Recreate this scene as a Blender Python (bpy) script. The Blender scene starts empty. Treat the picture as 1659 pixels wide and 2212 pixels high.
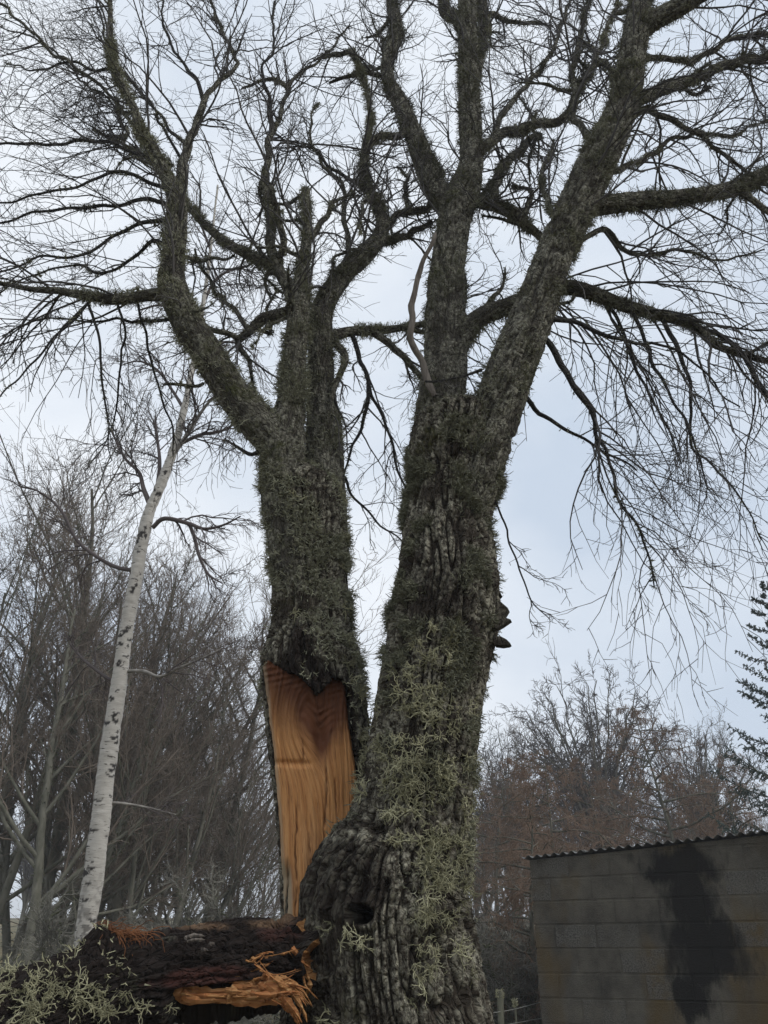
import bpy, math
import numpy as np
from mathutils import Vector, Matrix

# ------------------------------------------------------------------ camera, sky, sun, exposure
SC = bpy.context.scene
COL = SC.collection
CAM_H, PITCH, FPX = 1.6, math.radians(28), 1800.0      # FPX: focal length in pixels of a 1659 x 2212 picture
cd = bpy.data.cameras.new('camera'); cam = bpy.data.objects.new('camera', cd); COL.objects.link(cam)
cam.location = (0, 0, CAM_H); cam.rotation_euler = (math.pi/2 + PITCH, 0, 0)
cd.sensor_fit = 'VERTICAL'; cd.sensor_height = 24.0; cd.lens = 24.0*FPX/2212.0
cd.clip_start = 0.05; cd.clip_end = 6000
SC.camera = cam

SUN_EL, SUN_AZ = math.radians(42), math.radians(112)   # azimuth clockwise from +Y: to the right, a little behind the camera
W = bpy.data.worlds.new('World'); SC.world = W; W.use_nodes = True
nt = W.node_tree; nt.nodes.clear()
def N(t, k, **kw):
    n = t.nodes.new(k)
    for a, b in kw.items(): setattr(n, a, b)
    return n
wo = N(nt, 'ShaderNodeOutputWorld'); mixs = N(nt, 'ShaderNodeMixShader'); mixs.inputs[0].default_value = 0.9
sky = N(nt, 'ShaderNodeTexSky', sky_type='NISHITA', sun_disc=False, sun_elevation=SUN_EL, sun_rotation=SUN_AZ)
b1 = N(nt, 'ShaderNodeBackground'); b1.inputs[1].default_value = 0.09
b2 = N(nt, 'ShaderNodeBackground'); b2.inputs[1].default_value = 1.22
tc = N(nt, 'ShaderNodeTexCoord'); mp = N(nt, 'ShaderNodeMapping'); mp.inputs['Location'].default_value = (0.35, 0.1, 0.9); mp.inputs['Scale'].default_value = (1, 1, 1.5)
nz = N(nt, 'ShaderNodeTexNoise'); nz.inputs['Scale'].default_value = 1.7; nz.inputs['Detail'].default_value = 5; nz.inputs['Roughness'].default_value = .5
rp = N(nt, 'ShaderNodeValToRGB'); rp.color_ramp.elements[0].position = .34; rp.color_ramp.elements[1].position = .66
rp.color_ramp.elements[0].color = (.545, .625, .735, 1); rp.color_ramp.elements[1].color = (.90, .93, .965, 1)
L = nt.links.new
L(tc.outputs['Generated'], mp.inputs[0]); L(mp.outputs[0], nz.inputs['Vector']); L(nz.outputs[0], rp.inputs[0]); L(rp.outputs[0], b2.inputs[0])
L(sky.outputs[0], b1.inputs[0]); L(b1.outputs[0], mixs.inputs[1]); L(b2.outputs[0], mixs.inputs[2]); L(mixs.outputs[0], wo.inputs[0])

sd = bpy.data.lights.new('sun', 'SUN'); sd.energy = 1.5; sd.angle = math.radians(35); sd.color = (1, .96, .9)
sun = bpy.data.objects.new('sun', sd); COL.objects.link(sun)
sdir = Vector((math.sin(SUN_AZ)*math.cos(SUN_EL), math.cos(SUN_AZ)*math.cos(SUN_EL), math.sin(SUN_EL)))
sun.rotation_euler = sdir.to_track_quat('Z', 'Y').to_euler(); sun.location = sdir*30
vs = SC.view_settings; vs.view_transform = 'Standard'; vs.look = 'None'; vs.exposure = 0.0; vs.gamma = 1.0; vs.use_curve_mapping = False

# ------------------------------------------------------------------ helpers
rng = np.random.default_rng(11)
CP = np.array([0, 0, CAM_H]); FW = np.array([0, math.cos(PITCH), math.sin(PITCH)]); UP = np.array([0, -math.sin(PITCH), math.cos(PITCH)])
def at(px, py, Y):
    """point on the ray through a pixel, at world distance Y"""
    d = FW + (px-829.5)/FPX*np.array([1., 0, 0]) - (py-1106)/FPX*UP
    return CP + d*(Y/d[1])
def dep(p): return float((np.asarray(p)-CP) @ FW)
def topx(P):
    q = P-CP; z = q @ FW
    return 829.5 + FPX*q[..., 0]/z, 1106 - FPX*(q @ UP)/z
def nrm(v): return v/np.maximum(np.linalg.norm(v, axis=-1, keepdims=True), 1e-9)

_pt = np.random.default_rng(3).permutation(256); _pt = np.concatenate([_pt, _pt, _pt])
_gr = nrm(np.random.default_rng(4).normal(size=(256, 3)))
def noise3(p):
    p = np.asarray(p, float); i = np.floor(p).astype(np.int64); f = p-i; i &= 255
    u = f*f*f*(f*(f*6-15)+10); out = 0
    for a in (0, 1):
        for b in (0, 1):
            for c in (0, 1):
                h = _pt[_pt[_pt[(i[..., 0]+a) & 255]+((i[..., 1]+b) & 255)]+((i[..., 2]+c) & 255)]
                g = _gr[h & 255]; d = g[..., 0]*(f[..., 0]-a)+g[..., 1]*(f[..., 1]-b)+g[..., 2]*(f[..., 2]-c)
                w = (u[..., 0] if a else 1-u[..., 0])*(u[..., 1] if b else 1-u[..., 1])*(u[..., 2] if c else 1-u[..., 2])
                out = out+w*d
    return out*1.5
def fbm(p, o=3):
    r = 0; a = 1.
    for k in range(o): r = r+a*noise3(p*2.03**k+k*17.3); a *= .5
    return r
def sstep(x, a, b):
    t = np.clip((x-a)/(b-a), 0, 1); return t*t*(3-2*t)

def mesh_np(name, V, F, mat, parent=None, smooth=True, attrs=None):
    """one mesh object from numpy arrays; F is (n,3) or (n,4)"""
    V = np.asarray(V, np.float32).reshape(-1, 3); F = np.asarray(F, np.int32)
    me = bpy.data.meshes.new(name)
    me.vertices.add(len(V)); me.vertices.foreach_set('co', V.ravel())
    k = F.shape[1]; me.loops.add(F.size); me.loops.foreach_set('vertex_index', F.ravel())
    me.polygons.add(len(F)); me.polygons.foreach_set('loop_start', np.arange(0, F.size, k, dtype=np.int32))
    me.polygons.foreach_set('use_smooth', np.full(len(F), bool(smooth)))
    for an, av in (attrs or {}).items():
        av = np.asarray(av, np.float32)
        if av.ndim == 1: me.attributes.new(an, 'FLOAT', 'POINT').data.foreach_set('value', av)
        else: me.attributes.new(an, 'FLOAT_VECTOR', 'POINT').data.foreach_set('vector', av.ravel())
    me.update(calc_edges=True); me.materials.append(mat)
    return link(name, me, parent)
def link(name, data, parent=None):
    o = bpy.data.objects.new(name, data); COL.objects.link(o)
    if parent is not None: o.parent = parent
    return o
def tag(o, label=None, cat=None, group=None, kind=None):
    for k, v in (('label', label), ('category', cat), ('group', group), ('kind', kind)):
        if v: o[k] = v
    return o
def empty(name, loc=(0, 0, 0), rz=0):
    o = link(name, None); o.location = loc; o.rotation_euler = (0, 0, rz); o.empty_display_size = .2; return o
def copy_tree(o, parent=None):
    c = o.copy(); COL.objects.link(c); c.parent = parent
    for ch in list(o.children): copy_tree(ch, c)
    return c

def tubes(P, R, S):
    """N polylines of K points -> one tapering tube each"""
    Nn, K, _ = P.shape
    T = np.empty_like(P); T[:, 1:-1] = P[:, 2:]-P[:, :-2]; T[:, 0] = P[:, 1]-P[:, 0]; T[:, -1] = P[:, -1]-P[:, -2]; T = nrm(T)
    m = np.abs(T.mean(1)); ref = np.eye(3)[np.argmin(m, 1)][:, None, :]
    A = nrm(ref-(ref*T).sum(-1, keepdims=True)*T); B = np.cross(T, A)
    th = np.arange(S)*2*np.pi/S
    V = P[:, :, None]+R[:, :, None, None]*(np.cos(th)[:, None]*A[:, :, None]+np.sin(th)[:, None]*B[:, :, None])
    idx = np.arange(Nn*K*S).reshape(Nn, K, S); nx = np.roll(idx, -1, 2)
    F = np.stack([idx[:, :-1], nx[:, :-1], nx[:, 1:], idx[:, 1:]], -1).reshape(-1, 4)
    return V.reshape(-1, 3), F
def ribbons(P, R):
    """thin tapering blades, one quad per step"""
    Nn, K, _ = P.shape; d = nrm(P[:, -1]-P[:, 0]); s_ = rng.normal(size=(Nn, 3)); s_ = nrm(s_-(s_*d).sum(-1, keepdims=True)*d)
    off = s_[:, None]*(R*1.15)[..., None]; V = np.stack([P-off, P+off], 2)
    i = np.arange(Nn*K*2).reshape(Nn, K, 2); F = np.stack([i[:, :-1, 0], i[:, :-1, 1], i[:, 1:, 1], i[:, 1:, 0]], -1).reshape(-1, 4)
    return V.reshape(-1, 3), F
def joinVF(L_):
    Vs, Fs, o = [], [], 0
    for V, F in L_:
        if len(V) == 0: continue
        Vs.append(V); Fs.append(F+o); o += len(V)
    return np.concatenate(Vs), np.concatenate(Fs)
def grow(st, d, ln, r0, K, wig, trop, r1=.35):
    """random-walk polylines; trop (3,) or (N,3) bends them"""
    n = len(st); P = np.empty((n, K, 3)); P[:, 0] = st; d = nrm(d); step = (ln/(K-1))[:, None]
    for k in range(1, K):
        P[:, k] = P[:, k-1]+d*step
        d = nrm(d+wig*rng.normal(size=(n, 3))+np.asarray(trop)/(K-1))
    t = np.linspace(0, 1, K)[None]
    return P, r0[:, None]*(1-(1-r1)*t)
def kids(P, R, n, ang, lr, t0=.15, rr=.6, rmin=.0, lv=.35, rel=True):
    """n children per polyline, leaving at ang +- and lr of the parent's length"""
    Nn, K, _ = P.shape
    t = (t0+(1-t0)*(np.arange(n)[None]+rng.random((Nn, n)))/n)*(K-1.001)
    i = t.astype(int); f = (t-i)[..., None]; a = np.arange(Nn)[:, None]
    st = P[a, i]*(1-f)+P[a, i+1]*f; tan = nrm(P[a, i+1]-P[a, i])
    q = rng.normal(size=st.shape); q = nrm(q-(q*tan).sum(-1, keepdims=True)*tan)
    an = (ang*(1+.3*rng.normal(size=t.shape)))[..., None]
    d = np.cos(an)*tan+np.sin(an)*q
    plen = np.linalg.norm(np.diff(P, axis=1), axis=-1).sum(1)[:, None] if rel else 1.
    ln = plen*lr*(1-.45*t/K)*(1+lv*rng.normal(size=t.shape)); ln = np.maximum(ln, .12*lr*plen)
    r = np.maximum(R[a, i]*rr, rmin)
    return st.reshape(-1, 3), d.reshape(-1, 3), ln.ravel(), r.ravel()

def spline(pts, n):
    """Catmull-Rom through rows of pts, n samples evenly by length of the first three columns"""
    p = np.asarray(pts, float); q = np.vstack([2*p[0]-p[1], p, 2*p[-1]-p[-2]]); out = []
    for i in range(1, len(q)-2):
        t = np.linspace(0, 1, 24, endpoint=False)[:, None]; a, b, c, d = q[i-1:i+3]
        out.append(.5*((2*b)+(c-a)*t+(2*a-5*b+4*c-d)*t**2+(3*b-a-3*c+d)*t**3))
    out.append(p[-1:]); o = np.vstack(out)
    s = np.concatenate([[0], np.cumsum(np.linalg.norm(np.diff(o[:, :3], axis=0), axis=1))])
    ss = np.linspace(0, s[-1], n)
    return np.stack([np.interp(ss, s, o[:, k]) for k in range(o.shape[1])], 1), ss
def sweep(pts, n, S):
    """rings along a spline of (x,y,z,r): grid of points, outward normals, arc length, angle"""
    C, s = spline(pts, n); c = C[:, :3]; r = np.maximum(C[:, 3], .001)
    T = nrm(np.gradient(c, axis=0)); A = np.empty_like(c)
    ref = np.array([1., 0, 0]) if abs(T[0, 0]) < .8 else np.array([0, 0, 1.])
    A[0] = nrm(ref-(ref @ T[0])*T[0])
    for k in range(1, n): v = A[k-1]-(A[k-1] @ T[k])*T[k]; A[k] = v/np.linalg.norm(v)
    B = np.cross(T, A); th = np.arange(S)*2*np.pi/S
    Nm = np.cos(th)[None, :, None]*A[:, None]+np.sin(th)[None, :, None]*B[:, None]
    return c[:, None]+Nm*r[:, None, None], Nm, s, th, r, T
def gridF(n, S, closed=True):
    idx = np.arange(n*S).reshape(n, S)
    nx = np.roll(idx, -1, 1) if closed else idx[:, 1:]
    a = idx if closed else idx[:, :-1]
    return np.stack([a[:-1], nx[:-1], nx[1:], a[1:]], -1).reshape(-1, 4)
def bark(V, Nm, s, th, r, depth, width=.05, stretch=.17, lump=.05, off=0., flow=None):
    """furrowed bark: plates between crossing cracks. Returns moved points, ridge height 0..1, bark coordinates"""
    n, S = V.shape[:2]; R = max(float(np.median(r)), .03)
    q = np.empty((n, S, 3)); rl = np.clip(r, .6*R, 3*R)[:, None]; q[..., 0] = rl*np.cos(th)[None]; q[..., 1] = rl*np.sin(th)[None]; q[..., 2] = s[:, None]*1.
    q = q+off
    wq = q+.35*width*np.stack([noise3(q*7.+3), noise3(q*7.+31), noise3(q*7.+57)], -1)
    k = 1/width; sc = np.array([k, k, k*stretch])
    n1 = noise3(wq*sc); n2 = noise3(wq*sc*1.9+9.1); n3 = noise3(wq*np.array([k*.7, k*.7, k*.75])+40.)
    ridge = sstep(np.abs(n1), .0, .17)*(.55+.45*sstep(np.abs(n2), .0, .13))*(.8+.2*sstep(np.abs(n3), .0, .07))
    fine = fbm(wq*np.array([k*2.6, k*2.6, k*1.3]), 2)
    h = depth*(ridge-.75)+depth*.26*fine
    lum = lump*R*fbm(q*np.array([2.6, 2.6, 1.7])+5., 2)
    rel = np.minimum(1, r/R)[:, None]
    return V+Nm*((h+lum)*rel)[..., None], ridge, q
def normals_of(V):
    dv = np.gradient(V, axis=0); du = np.roll(V, -1, 1)-np.roll(V, 1, 1)
    n = nrm(np.cross(du, dv)); return n

# ------------------------------------------------------------------ materials
def mat(name, rough=.9, spec=.25):
    m = bpy.data.materials.new(name); m.use_nodes = True
    t = m.node_tree; b = t.nodes['Principled BSDF']; b.inputs['Roughness'].default_value = rough
    b.inputs['Specular IOR Level'].default_value = spec
    return m, t, b
def ramp(t, src, stops):
    r = N(t, 'ShaderNodeValToRGB'); e = r.color_ramp.elements
    while len(e) < len(stops): e.new(.5)
    for el, (p, c) in zip(e, stops): el.position = p; el.color = (*c, 1) if len(c) == 3 else c
    t.links.new(src, r.inputs[0]); return r.outputs[0]
def noi(t, vec, scale, detail=4, rough=.55, dist=0):
    n = N(t, 'ShaderNodeTexNoise'); n.inputs['Scale'].default_value = scale; n.inputs['Detail'].default_value = detail
    n.inputs['Roughness'].default_value = rough; n.inputs['Distortion'].default_value = dist
    if vec is not None: t.links.new(vec, n.inputs['Vector'])
    return n.outputs[0]
def vmap(t, vec, sc, loc=(0, 0, 0)):
    m = N(t, 'ShaderNodeMapping'); m.inputs['Scale'].default_value = sc; m.inputs['Location'].default_value = loc
    t.links.new(vec, m.inputs[0]); return m.outputs[0]
def mixc(t, fac, a, b):
    m = N(t, 'ShaderNodeMix', data_type='RGBA')
    for i, v in ((0, fac), (6, a), (7, b)):
        if isinstance(v, (int, float)): m.inputs[i].default_value = v
        elif isinstance(v, tuple): m.inputs[i].default_value = (*v, 1)
        else: t.links.new(v, m.inputs[i])
    return m.outputs[2]
def mth(t, op, a, b=None, clamp=False):
    m = N(t, 'ShaderNodeMath', operation=op, use_clamp=clamp)
    for i, v in enumerate((a, b)):
        if v is None: continue
        if isinstance(v, (int, float)): m.inputs[i].default_value = v
        else: t.links.new(v, m.inputs[i])
    return m.outputs[0]
def attr(t, name, out='Fac'):
    a = N(t, 'ShaderNodeAttribute', attribute_name=name); return a.outputs[out]
def bump(t, b, h, strength=.5, dist=.01):
    n = N(t, 'ShaderNodeBump'); n.inputs['Strength'].default_value = strength; n.inputs['Distance'].default_value = dist
    t.links.new(h, n.inputs['Height']); t.links.new(n.outputs[0], b.inputs['Normal'])
def pos(t): return N(t, 'ShaderNodeNewGeometry').outputs['Position']
def objc(t): return N(t, 'ShaderNodeTexCoord').outputs['Object']
K0, K1 = (0, 0, 0), (1, 1, 1)

def bark_mat(name, dark, mid, crust, moss, crust_lo=.45, moss_lo=.56):
    m, t, b = mat(name, .92, .2); q = attr(t, 'bk', 'Vector'); rd = attr(t, 'ridge')
    base = mixc(t, noi(t, vmap(t, q, (30, 30, 7)), 1.5, 6, .65), dark, mid)
    c1 = ramp(t, noi(t, q, 7, 6, .62), [(crust_lo, K0), (crust_lo+.12, K1)])
    c2 = ramp(t, noi(t, q, 55, 4, .7), [(.4, K0), (.58, K1)])
    cf = mth(t, 'MULTIPLY', mth(t, 'MULTIPLY', c1, c2), ramp(t, rd, [(.25, K0), (.75, K1)]))
    crc = mixc(t, noi(t, q, 90, 3), crust, tuple(v*1.35 for v in crust))
    c = mixc(t, cf, base, crc)
    mf = mth(t, 'MULTIPLY', ramp(t, noi(t, q, 4.2, 5, .6), [(moss_lo, K0), (moss_lo+.1, K1)]), ramp(t, noi(t, q, 40, 3), [(.35, K0), (.6, K1)]))
    c = mixc(t, mf, c, moss)
    c = mixc(t, attr(t, 'red'), c, mixc(t, noi(t, vmap(t, q, (40, 40, 9)), 2, 5), (.03, .012, .010), (.14, .055, .042)))
    c = mixc(t, attr(t, 'pale'), c, mixc(t, noi(t, vmap(t, q, (50, 50, 9)), 2, 5), (.12, .055, .03), (.27, .19, .12)))
    st = attr(t, 'stain_shade')  # carries wet stains and dark bark, and painted shade as well
    wet_shade = mixc(t, noi(t, vmap(t, q, (25, 25, 8)), 2, 5), (.006, .005, .005), (.035, .022, .016))
    c = mixc(t, st, c, wet_shade)
    t.links.new(c, b.inputs['Base Color'])
    vq = N(t, 'ShaderNodeVectorMath', operation='MULTIPLY_ADD'); nq_ = N(t, 'ShaderNodeTexNoise'); nq_.inputs['Scale'].default_value = 30; t.links.new(q, nq_.inputs['Vector'])
    t.links.new(nq_.outputs['Color'], vq.inputs[0]); vq.inputs[1].default_value = (.02, .02, .03); t.links.new(q, vq.inputs[2])
    vo = N(t, 'ShaderNodeTexVoronoi', feature='DISTANCE_TO_EDGE'); vo.inputs['Scale'].default_value = 1.; t.links.new(vmap(t, vq.outputs[0], (62, 62, 17)), vo.inputs['Vector'])
    hh = mth(t, 'ADD', ramp(t, vo.outputs['Distance'], [(.0, K0), (.16, K1)]), mth(t, 'MULTIPLY', noi(t, vmap(t, q, (60, 60, 25)), 2, 6, .75), .9))
    bump(t, b, hh, 1., .016)
    return m
M = {}
M['bark'] = bark_mat('old_bark', (.015, .012, .009), (.10, .08, .06), (.33, .31, .24), (.072, .07, .024), .41, .58)
M['limb'] = bark_mat('limb_bark', (.028, .025, .02), (.13, .116, .092), (.27, .26, .205), (.078, .08, .034), .40, .55)
M['twig'] = bark_mat('twig_bark', (.035, .033, .032), (.075, .07, .066), (.12, .12, .105), (.06, .065, .035), .55, .6)
M['logbark'] = bark_mat('log_bark', (.010, .0085, .008), (.045, .032, .027), (.10, .095, .075), (.03, .034, .012), .56, .60)

def simple(name, c1, c2, sc=20, rough=.85, vec=None, b_=.0, spec=.25):
    m, t, b = mat(name, rough, spec); v = objc(t)
    if vec: v = vmap(t, v, vec)
    n = noi(t, v, sc, 5, .6); t.links.new(mixc(t, ramp(t, n, [(.32, K0), (.68, K1)]), c1, c2), b.inputs['Base Color'])
    if b_: bump(t, b, n, b_, .01)
    return m
def tinted(name, c1, c2, sc, rough=.9):
    """like simple, with a shift from piece to piece"""
    m, t, b = mat(name, rough, .15); oi = N(t, 'ShaderNodeObjectInfo').outputs['Random']
    n = mth(t, 'ADD', mth(t, 'MULTIPLY', noi(t, pos(t), sc, 4), .75), mth(t, 'MULTIPLY', oi, .3))
    t.links.new(mixc(t, ramp(t, n, [(.3, K0), (.75, K1)]), c1, c2), b.inputs['Base Color']); return m
M['lichen'] = tinted('antler_lichen', (.17, .165, .095), (.50, .48, .32), 14)
M['fuzz'] = tinted('beard_lichen', (.095, .096, .062), (.37, .37, .27), 11)
M['deadwood'] = simple('bare_deadwood', (.09, .075, .065), (.19, .165, .14), 9, vec=(9, 9, 1), b_=.8)
M['birch_twig'] = simple('birch_twigs', (.075, .06, .058), (.12, .10, .098), 3)
M['pale_branch'] = simple('pale_birch_branch', (.10, .09, .08), (.36, .34, .31), 9)
M['bg_twig'] = simple('bare_twigs', (.095, .075, .058), (.20, .162, .128), .6)
M['dark_twig'] = simple('dark_twigs', (.04, .034, .033), (.085, .073, .07), .6)
M['bg_bark'] = simple('grey_green_bark', (.06, .06, .042), (.16, .152, .12), 7, vec=(1, 1, .3), b_=1.)
M['bg_moss'] = simple('mossy_bark', (.05, .056, .028), (.12, .12, .08), 5, b_=.5)
M['larch_twig'] = simple('brown_larch_twigs', (.12, .078, .052), (.25, .165, .112), .9)
M['far_twig'] = simple('far_twigs', (.075, .07, .075), (.14, .125, .125), .5)
M['shrub_twig'] = simple('pale_lichened_twigs', (.07, .066, .056), (.24, .23, .19), 1.6)
M['needle'] = simple('spruce_needles', (.018, .034, .028), (.05, .075, .062), 2)
M['grass'] = simple('dry_grass', (.16, .12, .055), (.33, .26, .13), .8)
M['green'] = simple('green_leaves', (.035, .05, .018), (.085, .10, .04), 2)
M['post'] = simple('weathered_post', (.07, .07, .05), (.17, .165, .12), 9, vec=(3, 3, .6), b_=.5)
M['wire'] = simple('wire', (.16, .16, .14), (.26, .25, .22), 30, .5)
M['fibre'] = simple('orange_fibre', (.09, .035, .016), (.24, .10, .042), 20)

# fresh split wood: grain follows the attribute 'gr' (bent round the knot)
m, t, b = mat('split_wood', .72, .3); g = attr(t, 'gr', 'Vector'); st = attr(t, 'stain_shade'); sv = N(t, 'ShaderNodeSeparateXYZ'); t.links.new(g, sv.inputs[0])
gn = noi(t, vmap(t, g, (34, 1, 2.2)), 1.6, 8, .65); g2 = noi(t, vmap(t, g, (160, 1, 5)), 1.5, 5, .7)
c = ramp(t, gn, [(.22, (.18, .066, .02)), (.40, (.42, .185, .06)), (.56, (.53, .26, .095)), (.75, (.64, .37, .165))])
c = mixc(t, ramp(t, g2, [(.36, K1), (.46, K0)]), c, (.17, .068, .023))
c = mixc(t, ramp(t, noi(t, vmap(t, g, (70, 1, 3), (3, 0, 1)), 1.4, 3), [(.71, K0), (.75, K1)]), c, (.72, .54, .34))
crk = attr(t, 'crack'); c = mixc(t, crk, c, (.045, .018, .008))
c = mixc(t, st, c, mixc(t, gn, (.03, .010, .005), (.20, .068, .024)))
c = mixc(t, attr(t, 'pale'), c, mixc(t, gn, (.26, .19, .12), (.46, .36, .24)))
t.links.new(c, b.inputs['Base Color']); bump(t, b, mth(t, 'ADD', gn, mth(t, 'MULTIPLY', g2, .5)), .75, .006); M['wood'] = m
m, t, b = mat('splinter_wood', .75, .25); oc = objc(t); gn = noi(t, vmap(t, oc, (6, 60, 60)), 2, 5)
c = mixc(t, mth(t, 'MULTIPLY', N(t, 'ShaderNodeObjectInfo').outputs['Random'], .55), ramp(t, gn, [(.3, (.16, .06, .02)), (.5, (.38, .185, .065)), (.7, (.50, .30, .135))]), (.28, .085, .025))
t.links.new(c, b.inputs['Base Color']); bump(t, b, gn, .8, .006); M['splinter'] = m
# birch bark: white with dark scars, bands and a painted-in shaded side
m, t, b = mat('birch_bark', .75, .3); q = attr(t, 'bk', 'Vector')
c = mixc(t, noi(t, vmap(t, q, (5, 5, 60)), 2, 6, .65), (.24, .22, .19), (.64, .61, .56))
c = mixc(t, ramp(t, noi(t, vmap(t, q, (7, 7, 42)), 1.3, 4, .6), [(.60, K0), (.66, K1)]), c, (.05, .043, .038))
c = mixc(t, ramp(t, noi(t, vmap(t, q, (5, 5, 6)), 1.2, 5, .6), [(.62, K0), (.67, K1)]), c, (.035, .03, .028))
c = mixc(t, attr(t, 'stain_shade'), c, (.03, .026, .024))
t.links.new(c, b.inputs['Base Color']); bump(t, b, noi(t, vmap(t, q, (10, 10, 80)), 2, 5), .5, .006); M['birch'] = m
# ground
m, t, b = mat('rough_grass_ground', .95, .1); p = pos(t)
c = mixc(t, ramp(t, noi(t, p, .35, 6, .6), [(.4, K0), (.62, K1)]), (.075, .075, .03), (.27, .21, .105))
c = mixc(t, ramp(t, noi(t, p, 9, 5, .65), [(.42, K0), (.7, K1)]), c, (.05, .04, .024))
t.links.new(c, b.inputs['Base Color']); bump(t, b, noi(t, p, 14, 6, .7), .8, .05); M['ground'] = m

# ------------------------------------------------------------------ ground
def gz(x, y):
    x = np.asarray(x, float); y = np.asarray(y, float)
    r = np.maximum(0, y-6)
    return .052*np.minimum(r, 110)+.01*np.clip(r-110, 0, 900)+.06*noise3(np.stack([x*.3, y*.3, x*0+1.], -1))*np.clip(1+r*.05, 0, 3)
ax = np.sign(np.linspace(-1, 1, 131))*np.abs(np.linspace(-1, 1, 131))**2.6*2500
ay = np.sign(np.linspace(-1, 1, 131))*np.abs(np.linspace(-1, 1, 131))**2.6*2500
gx, gy = np.meshgrid(ax, ay); G = np.stack([gx, gy, gz(gx, gy)], -1)
tag(mesh_np('ground', G.reshape(-1, 3), gridF(131, 131, False), M['ground']), 'rough tan and green winter grass rising away', None, None, 'structure')

# ------------------------------------------------------------------ the old tree
tree = tag(empty('old_tree', (at(838, 2063, 3.3)[0], 3.35, 0)), 'massive old twin-stemmed bare tree with shaggy lichen and a split orange wood face', 'tree')
TO = np.array(tree.location)
def P3(lst, Y):
    """[(px,py,rpx[,Y])] -> rows x,y,z,r ; Y number or function of py"""
    out = []
    for q in lst:
        yy = q[3] if len(q) > 3 else (Y(q[1]) if callable(Y) else Y)
        p = at(q[0], q[1], yy); out.append([*p, q[2]*dep(p)/FPX])
    return np.array(out)
LIMBS = {}      # name -> dense axis (x,y,z,r), pixel coords
def axis_reg(name, rows):
    C, s = spline(rows, max(24, int(len(rows)*10))); LIMBS[name] = C; return C

def fuzz(V, Nm, dens_w, n, ln, rad, parent, name='lichen', matk='fuzz', droop=-.5, forks=2):
    """shaggy coat: small forked strands rooted on a surface grid"""
    w = np.maximum(dens_w.ravel(), 0); w = w/w.sum(); n = int(n)
    i = rng.choice(len(w), n, p=w); st = V.reshape(-1, 3)[i]; nn = Nm.reshape(-1, 3)[i]
    st = st-nn*.002
    d = nn+.55*rng.normal(size=(n, 3)); l = ln*(.45+.9*rng.random(n)); r = rad*(.7+.6*rng.random(n))
    Pm, Rm = grow(st, d+np.array([0, 0, .5*droop]), l, r, 2, .35, (0, 0, droop), .55)
    out = [ribbons(Pm, Rm)]
    if forks:
        a, dd, l2, r2 = kids(Pm, Rm, forks, .75, .65, .35, .8)
        out.append(ribbons(*grow(a, dd, l2, r2, 2, .35, (0, 0, droop*.6), .3)))
    Vv, F = joinVF(out)
    return tag(mesh_np(name, Vv-TO, F, M[matk], parent, False), kind='stuff')

def clump(q, f=9., lo=.0, hi=.35): return sstep(fbm(q*f+77., 2), lo+.03, hi)*(.12+.88*sstep(fbm(q*2.3+31., 2), -.22, .12))

# --- right-hand main trunk (runs from the ground to the fork of its two limbs)
outl = [(560, 1190, 2560), (600, 1130, 2400), (640, 1080, 2270), (652, 1056, 2190), (650, 1036, 2100), (648, 1024, 2030), (655, 1019, 1960), (690, 1017, 1885), (738, 1016, 1825), (766, 1017, 1765), (783, 1021, 1690), (803, 1030, 1590), (818, 1040, 1500), (832, 1056, 1420), (850, 1074, 1310), (866, 1068, 1210), (877, 1056, 1120), (884, 1075, 1040), (887, 1092, 980), (900, 1100, 930), (935, 1070, 895), (985, 1025, 872), (1000, 1010, 866)]
rowsR = P3([((a+b_)/2, y, (b_-a)/2) for a, b_, y in outl], lambda y: 3.35 if y > 1300 else 3.35+.05*(1300-y)/400)
top = rowsR[0].copy(); top[2] = -.12; top[3] *= 1.15; rowsR = np.vstack([top, rowsR])
V, Nm, s, th, r, T = sweep(rowsR, 530, 300)
V, rdg, q = bark(V, Nm, s, th, r, .034, .044, .11, .05)
px, py = topx(V); front = Nm[..., 1] < .35
e = np.hypot((px-740)/105, (py-1905)/92)
burl = sstep(-e, -1.15, -.8)*front
vh = np.hypot((px-778)/27, (py-1976)/19); hole = sstep(-vh, -1.15, -.55)*front
lip = np.exp(-((vh-1.5)/.45)**2)*front
slit = np.exp(-((px-778)/13)**2)*sstep(-np.abs(py-1925), -55, -20)*front
V = V+Nm*(.010*burl*(1-hole)+.014*lip-.26*hole-.03*slit)[..., None]
V = V+Nm*(burl*.007*(fbm(np.stack([px*.03, py*.09, px*0], -1), 3)))[..., None]
shadeleft = sstep(-px, -790, -690)*sstep(py, 1990, 2060)*sstep(-px+ (py-1990)*.25, -800, -700)  # shade on the trunk's lower left, put into the colour
stain_shade = np.clip(np.maximum.reduce([burl*.74, hole, .8*shadeleft*(.5+.5*sstep(noise3(q*9), -.2, .2))*front,  # burl bark is dark; the hollow is coloured near black too
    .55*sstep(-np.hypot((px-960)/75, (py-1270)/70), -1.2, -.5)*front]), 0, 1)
trunk = mesh_np('trunk', V-TO, gridF(530, 300), M['bark'], tree, True, {'bk': q.reshape(-1, 3), 'ridge': rdg.ravel(), 'stain_shade': stain_shade.ravel()})
VR, NR, qR, pxR, pyR, stR = V, Nm, q, px, py, stain_shade
axis_reg('R', rowsR[6:])
w = clump(q, 7., -.04, .22)*sstep(-py, -1560, -1350)*(Nm[..., 1] < .8)
w += .5*clump(q, 7., .02, .3)*sstep(-py, -2050, -1700)*(Nm[..., 1] < .8)*(1-stain_shade)
w *= (1-.85*stain_shade)
fuzz(V, Nm, w, 15000, .028, .0018, trunk)

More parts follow.
